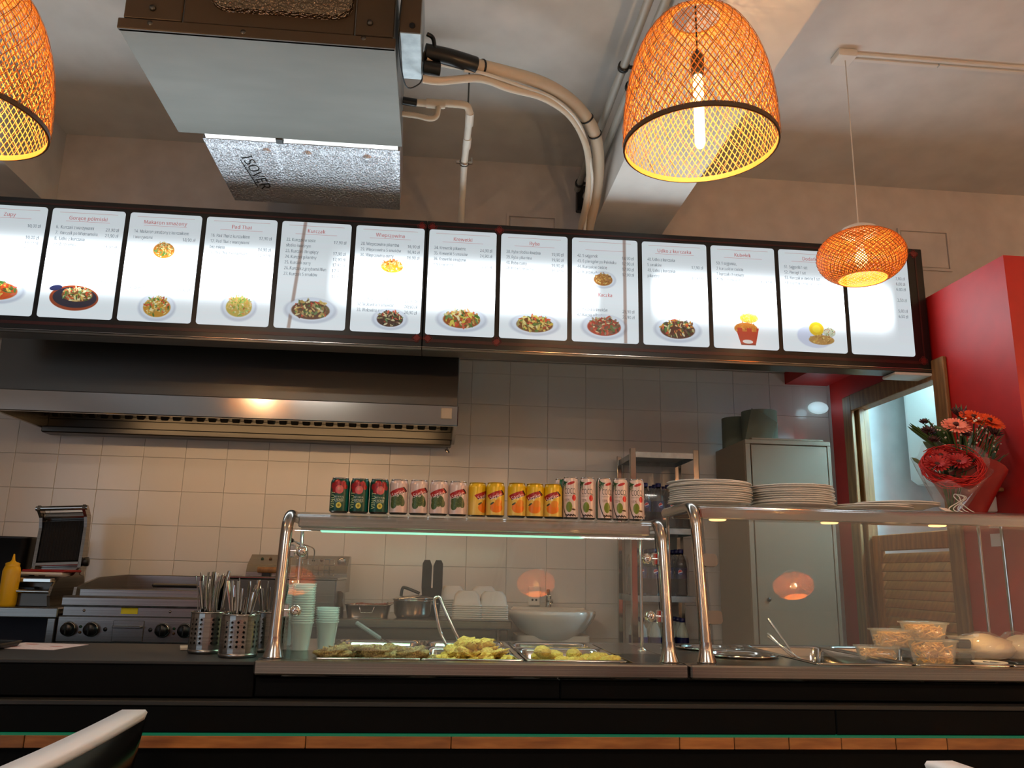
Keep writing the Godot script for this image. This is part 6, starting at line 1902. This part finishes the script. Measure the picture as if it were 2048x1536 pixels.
func can(kind: int, parent: Node3D) -> void:
	var r: float = 0.0318 if kind < 3 else 0.0272
	var h: float = 0.116 if kind < 3 else 0.142
	var s := new_st()
	lathe(s, [Vector2(r, 0.006), Vector2(r, h - 0.017), Vector2(r * 0.97, h - 0.012), Vector2(r * 0.85, h - 0.004)], 36)
	obj("printed_body", s, M["can_%d" % kind], parent)
	s = new_st()
	lathe(s, [Vector2(0.0, 0.003), Vector2(r * 0.75, 0.0), Vector2(r * 0.82, 0.001), Vector2(r, 0.006)], 36)
	obj("base", s, M.steel_polished, parent)
	s = new_st()
	lathe(s, [Vector2(r * 0.85, h - 0.004), Vector2(r * 0.88, h - 0.002), Vector2(r * 0.87, h), Vector2(r * 0.83, h), Vector2(r * 0.80, h - 0.005), Vector2(0.0, h - 0.005)], 36)
	obj("lid", s, M.can_gold if kind == 2 else M.steel_polished, parent)
	s = new_st()
	bx(s, Vector3(0, h - 0.0035, 0.006), Vector3(0.012, 0.0015, 0.022), 0.0005)
	obj("ring_pull", s, M.steel_polished, parent)

func shelf_goods() -> void:
	mat("can_gold", Color(0.70, 0.55, 0.15), 0.3, 1.0)
	for k in 4: mat("can_%d" % k, Color.WHITE, 0.3, 0.15, {"albedo_texture": can_picture(k)})
	var y := 1.3832
	var rows := [
		[[-0.313, -0.249, -0.185], "green drink can with red fruit", ["leftmost of the three", "middle of the three", "right of the three"], "green drink cans"],
		[[-0.121, -0.0555, 0.0105, 0.074], "white drink can with a green fruit", ["leftmost of the four", "second of the four", "third of the four", "rightmost of the four"], "white drink cans"],
		[[0.139, 0.199, 0.270, 0.331, 0.392], "yellow drink can with an orange fruit", ["leftmost of the five", "second of the five", "third of the five", "fourth of the five", "rightmost of the five"], "yellow drink cans"],
		[[0.452, 0.510, 0.567, 0.622, 0.678, 0.432], "slim coconut drink can", ["leftmost in front", "second from the left in front", "third from the left showing its green side", "second from the right", "rightmost, at the end of the can row", "standing behind the leftmost slim can"], "slim coconut cans"]]
	for k in 4:
		var proto: Node3D = null
		for i in rows[k][0].size():
			var at := Vector3(rows[k][0][i] * 1.018, y, -2.792 - rng.randf_range(0.0, 0.006))
			if k == 2 and i == 0: at.z -= 0.02
			if k == 3 and i == 5: at.z = -2.852
			var turn := PI + rng.randf_range(-0.12, 0.12)
			if k == 2 and i == 0: turn = PI + 0.75
			if k == 3 and i == 2: turn = PI + 0.45
			if k == 3 and i == 5: turn = 0.9
			turn -= at.x * 0.33
			var label: String = rows[k][1] + " on the glass shelf, " + rows[k][2][i]
			if proto == null:
				proto = thing("drink_can", label, "can", at, turn, rows[k][3])
				can(k, proto)
			else: copy(proto, at, turn, label)
	# plates
	var s := new_st()
	lathe(s, [Vector2(0.0, 0.0), Vector2(0.088, 0.0), Vector2(0.092, 0.002), Vector2(0.128, 0.013), Vector2(0.149, 0.0165), Vector2(0.1505, 0.018), Vector2(0.149, 0.0195), Vector2(0.127, 0.0165), Vector2(0.09, 0.0055), Vector2(0.0, 0.004)], 56)
	var proto: Node3D = null
	var ords := ["bottom", "second", "third", "fourth", "fifth", "sixth", "seventh", "eighth", "ninth", "tenth", "eleventh", "twelfth"]
	for k in 2:
		var n: int = [11, 10][k]
		for i in n:
			var at := Vector3([1.005, 1.318][k] + rng.randf_range(-0.007, 0.007), 1.4462 + 0.0074 * i, -2.955 + rng.randf_range(-0.006, 0.006))
			var label := "white plate, %s from below in the %s stack" % [ords[i], ["left", "right"][k]] if i > 0 else "white plate at the bottom of the %s stack" % ["left", "right"][k]
			if proto == null:
				proto = one("dinner_plate", s, M.porcelain, label, "plate", "", at)
			else: copy(proto, at, rng.randf() * TAU, label)
			var o: Node3D = get_child(get_child_count() - 1)
			o.set_meta("group", "plates in the " + ["left", "right"][k] + " stack")
			o.rotation.x = rng.randf_range(-0.012, 0.012)
			o.rotation.z = rng.randf_range(-0.012, 0.012)
	for k in 4:
		copy(proto, Vector3([1.622, 1.625, 1.742, 1.738][k], [1.4462, 1.4536, 1.4605, 1.468][k], [-2.96, -2.965, -2.985, -2.98][k]), 0.4, ["white plate just right of the plate stacks, lower of two", "white plate just right of the plate stacks, upper of two", "white plate nearest the flowers, lower of two", "white plate nearest the flowers, upper of two"][k]).set_meta("group", "loose plates by the flowers")

# ---------------------------------------------------------------- flowers
func flower(st: SurfaceTool, c: Vector3, up: Vector3, r: float, n: int, layers := 2, cup := 0.25) -> void:
	var b := Basis(Quaternion(Vector3.UP, up.normalized()))
	for l in layers:
		for k in n:
			var a := TAU * (k + 0.5 * l) / n
			var lift := cup + 0.25 * l
			var dir := Vector3(cos(a) * cos(lift), sin(lift), sin(a) * cos(lift))
			var q := Basis(Quaternion(Vector3.RIGHT, dir))
			var rr := r * (1.0 - 0.25 * l)
			lump(st, c + b * (dir * rr * 0.55 + Vector3(0, 0.003 * l, 0)), Vector3(rr * 0.46, rr * 0.035, rr * 0.13), k, 0.05, b * q, 4, 6)

func leaf(st: SurfaceTool, c: Vector3, dir: Vector3, length: float, width: float) -> void:
	var q := Basis(Quaternion(Vector3.RIGHT, dir.normalized()))
	lump(st, c + dir.normalized() * length * 0.5, Vector3(length * 0.5, 0.0015, width * 0.5), 1, 0.05, q, 5, 8)

func bouquets() -> void:
	mat("petal_red", Color(0.62, 0.02, 0.03), 0.6, 0.0, {"backlight_enabled": true, "backlight": Color(0.25, 0.01, 0.01)})
	mat("petal_dark", Color(0.22, 0.01, 0.02), 0.6)
	mat("petal_pink", Color(0.90, 0.50, 0.42), 0.6, 0.0, {"backlight_enabled": true, "backlight": Color(0.3, 0.15, 0.12)})
	mat("petal_orange", Color(0.85, 0.27, 0.03), 0.6, 0.0, {"backlight_enabled": true, "backlight": Color(0.3, 0.1, 0.02)})
	mat("leaf_green", Color(0.24, 0.32, 0.11), 0.6)
	mat("leaf_dark", Color(0.12, 0.18, 0.07), 0.6)
	mat("sisal_red", Color(0.72, 0.07, 0.04), 0.7)
	mat("wrap_red", Color(0.50, 0.03, 0.02), 0.45)
	mat("tiny_white", Color(0.85, 0.78, 0.72), 0.7)
	var shelf := 1.4465
	# the small bouquet with a red sisal collar
	var b := thing("small_bouquet", "small bouquet of red gerberas inside a red sisal collar", "bouquet", Vector3(1.925, shelf, -2.93))
	var ax := Vector3(-0.22, 0.62, 0.60).normalized()
	var c := Vector3(0.02, 0.185, 0.0)
	var bs := Basis(Quaternion(Vector3.UP, ax))
	var s := new_st()
	for k in 46:
		var path := []
		var ph := rng.randf() * TAU
		var rad := 0.098 + rng.randf_range(-0.010, 0.014)
		var yy := rng.randf_range(-0.018, 0.016)
		for i in 15:
			var a := ph + TAU * 0.6 * i / 14.0
			path.append(c + bs * Vector3(cos(a) * (rad + 0.007 * sin(a * 3 + k)), yy + 0.008 * sin(a * 4 + k * 1.7), sin(a) * (rad + 0.007 * cos(a * 2 + k))))
		tube(s, path, 0.0017, 4)
	obj("sisal_collar", s, M.sisal_red, b)
	for p in [[-0.07, 0.03, 0.01, 0.05], [0.005, 0.03, 0.025, 0.05], [-0.02, 0.018, -0.045, 0.036]]:
		var f := new_st()
		flower(f, c + bs * Vector3(p[0], p[1], p[2]), ax + Vector3(-0.25, 0.1, 0.3) * (0.6 if p[0] < -0.04 else 0.15), p[3], 18)
		var fl := obj("gerbera", f, M.petal_red, b)
		var ce := new_st()
		lump(ce, c + bs * Vector3(p[0], p[1] + 0.006, p[2]), Vector3(0.011, 0.007, 0.011), 2, 0.2, bs, 5, 9)
		obj("flower_centre", ce, M.petal_dark, fl)
	s = new_st()
	for k in 34:
		var a := rng.randf() * TAU
		var r0 := rng.randf_range(0.0, 0.06)
		leaf(s, c + bs * Vector3(cos(a) * r0, -0.03, sin(a) * r0), bs * Vector3(cos(a) * 0.7, rng.randf_range(0.3, 1.0), sin(a) * 0.7), rng.randf_range(0.04, 0.075), 0.018)
	obj("leaves", s, M.leaf_dark, b)
	s = new_st()
	for k in 9:
		var a := TAU * k / 9
		tube(s, [Vector3(0.004 * cos(a), 0.005, 0.004 * sin(a)), c + bs * Vector3(0.05 * cos(a), -0.01, 0.05 * sin(a))], 0.0025, 5)
	obj("stems", s, M.leaf_green, b)
	s = new_st()
	var rows := []
	for j in 9:
		var t := j / 8.0
		var row := PackedVector3Array()
		for i in 40:
			var a := TAU * i / 40
			var rad := lerpf(0.028, 0.135, pow(t, 0.8)) * (1.0 + 0.07 * sin(a * 7 + t * 2) * t)
			row.append(Vector3(0, 0.002, 0).lerp(c + Vector3(0, 0.01, 0), t) + Basis().slerp(bs, t) * Vector3(cos(a) * rad, 0.02 * t * sin(a * 5), -sin(a) * rad))
		rows.append(row)
	grid(s, rows, true)
	obj("cellophane_wrap", s, M.cellophane, b)
	s = new_st()
	for k in 5:
		var a: float = 0.7 * k + 2.5
		tube(s, curve([Vector3(0.0, 0.075, 0.03), Vector3(-0.03 * cos(a), 0.06, 0.05), Vector3(-0.05 + 0.02 * k, 0.02, 0.06 + 0.01 * sin(a)), Vector3(-0.045 + 0.022 * k, 0.004, 0.07)]), 0.0018, 5)
	obj("ribbon_tails", s, M.white_plastic, b)
	one("gift_tag", box(Vector3(1.862, shelf + 0.012, -2.865), Vector3(0.05, 0.002, 0.03), 0.0005, Basis(Vector3.UP, 0.5) * Basis(Vector3(1, 0, 0), 0.5)), M.paper_white, "small white gift tag lying in front of the small bouquet", "tag")
	# the large bouquet in red paper
	b = thing("large_bouquet", "large mixed bouquet in red paper with pink and orange gerberas", "bouquet", Vector3(2.085, shelf, -3.06))
	s = new_st()
	rows = []
	for j in 7:
		var t := j / 6.0
		var row := PackedVector3Array()
		for i in 36:
			var a := TAU * i / 36
			var rad := lerpf(0.05, 0.145, t) * (1.0 + 0.10 * sin(a * 5) * t)
			row.append(Vector3(cos(a) * rad - 0.01 * t, 0.002 + 0.19 * t + 0.03 * t * sin(a * 3), -sin(a) * rad))
		rows.append(row)
	grid(s, rows, true)
	obj("paper_wrap", s, M.wrap_red, b)
	var heads := [[-0.075, 0.365, 0.08, 0.058, "petal_pink"], [0.01, 0.40, 0.07, 0.062, "petal_orange"], [0.06, 0.385, 0.09, 0.06, "petal_orange"], [-0.02, 0.415, 0.03, 0.05, "petal_dark"], [-0.17, 0.345, 0.05, 0.034, "petal_dark"], [-0.165, 0.385, 0.02, 0.026, "petal_dark"], [-0.135, 0.345, 0.0, 0.04, "petal_dark"], [-0.06, 0.325, 0.11, 0.03, "petal_dark"], [-0.165, 0.305, 0.07, 0.03, "petal_dark"], [0.05, 0.33, 0.12, 0.035, "petal_dark"]]
	for p in heads:
		var f := new_st()
		var hc := Vector3(p[0], p[1] - 0.02, p[2])
		var rose: bool = p[4] == "petal_dark"
		flower(f, hc, Vector3(p[0] * 2.0, 0.8, 0.55 + p[2] * 2.0), p[3], 10 if rose else 20, 3 if rose else 2, 0.6 if rose else 0.12)
		var fl := obj("carnation" if rose else "gerbera", f, M[p[4]], b)
		var ce := new_st()
		lump(ce, hc + Vector3(0, 0.012, 0), Vector3(0.012, 0.009, 0.012), 2, 0.2, Basis(), 5, 9)
		obj("flower_centre", ce, M.petal_dark, fl)
		var sm := new_st()
		tube(sm, [Vector3(p[0] * 0.15, 0.01, p[2] * 0.15), hc], 0.003, 5)
		obj("stem", sm, M.leaf_green, b)
	s = new_st()
	for k in 130:
		var a := rng.randf() * TAU
		var r0 := rng.randf_range(0.02, 0.10)
		leaf(s, Vector3(cos(a) * r0, rng.randf_range(0.17, 0.30), sin(a) * r0), Vector3(cos(a) * 0.6, rng.randf_range(0.4, 1.2), sin(a) * 0.6), rng.randf_range(0.06, 0.13), rng.randf_range(0.014, 0.03))
	for k in 3: leaf(s, Vector3(-0.12, 0.25, 0.05), Vector3(-0.14 - 0.02 * k, 0.10 + 0.03 * k, 0.0), 0.17, 0.026)
	for k in 3: leaf(s, Vector3(0.0, 0.34, 0.0), Vector3(-0.02 + 0.04 * k, 0.2, 0.0), 0.12, 0.014)
	obj("leaves", s, M.leaf_green, b)
	s = new_st()
	for k in 110:
		var a := rng.randf() * TAU
		var r0 := sqrt(rng.randf()) * 0.145
		lump(s, Vector3(cos(a) * r0, rng.randf_range(0.24, 0.38), sin(a) * r0), Vector3.ONE * rng.randf_range(0.003, 0.0055), k, 0.3, Basis(), 3, 5)
	obj("babys_breath", s, M.tiny_white, b).set_meta("kind", "stuff")

# ---------------------------------------------------------------- chairs and tables by the camera
func foreground() -> void:
	var c := thing("tub_chair", "dark plastic chair with a pale top rim at the lower left", "chair", Vector3(-1.05, 0, -1.9), 0.0, "dark chairs with pale rims")
	var plan := curve([Vector3(0.05, 0, 0.62), Vector3(0.20, 0, 0.50), Vector3(0.262, 0, 0.30), Vector3(0.277, 0, 0.05), Vector3(0.275, 0, -0.25), Vector3(0.264, 0, -0.535)], 6)
	for part in 2:
		var s := new_st()
		var rows := []
		for i in plan.size():
			var t: Vector3 = (plan[mini(i + 1, plan.size() - 1)] - plan[maxi(i - 1, 0)]).normalized()
			var out := Vector3(-t.z, 0, t.x)
			var p: Vector3 = plan[i]
			if part == 0: rows.append(PackedVector3Array([p + out * 0.030 + Vector3(0, 0.796, 0), p + out * 0.036 + Vector3(0, 0.815, 0), p + out * 0.03 + Vector3(0, 0.822, 0), p - out * 0.03 + Vector3(0, 0.822, 0), p - out * 0.036 + Vector3(0, 0.815, 0), p - out * 0.030 + Vector3(0, 0.796, 0)]))
			else: rows.append(PackedVector3Array([p + out * 0.026 - out * 0.05 + Vector3(0, 0.42, 0), p + out * 0.034 + Vector3(0, 0.797, 0), p - out * 0.034 + Vector3(0, 0.797, 0), p - out * 0.07 + Vector3(0, 0.42, 0)]))
		loft(s, rows)
		obj(["top_rim", "backrest"][part], s, [M.chair_rim, M.chair_plastic][part], c)
	obj("seat", box(Vector3(-0.02, 0.43, 0.03), Vector3(0.52, 0.05, 0.9), 0.02), M.chair_plastic, c)
	for x in [-0.22, 0.2]:
		for z in [-0.32, 0.38]:
			var s := new_st()
			tube(s, [Vector3(x * 0.9, 0.42, z * 0.9), Vector3(x * 1.1, 0.0, z * 1.1)], [0.018, 0.012], 10)
			obj("leg", s, M.steel_dark, c)
	copy(c, Vector3(0.85, 0, -1.29), 0.0, "dark chair whose pale rim just shows at the lower right edge")
	for k in 2:  # unseen tables below the view, placed to bounce light upward
		var t := thing("unseen_dining_table", ["unseen white dining table below the view on the left, bouncing light upward", "unseen white dining table below the view on the right, bouncing light upward"][k], "table", Vector3([-1.3, 1.6][k], 0, [-0.3, 0.2][k]))
		obj("table_top", span(-0.6, 0.6, 0.715, 0.75, -0.4, 0.4, 0.006), M.white_plastic, t)
		for x in [-0.54, 0.54]:
			for z in [-0.34, 0.34]: obj("leg", span(x - 0.02, x + 0.02, 0, 0.715, z - 0.02, z + 0.02, 0.003), M.steel_dark, t)
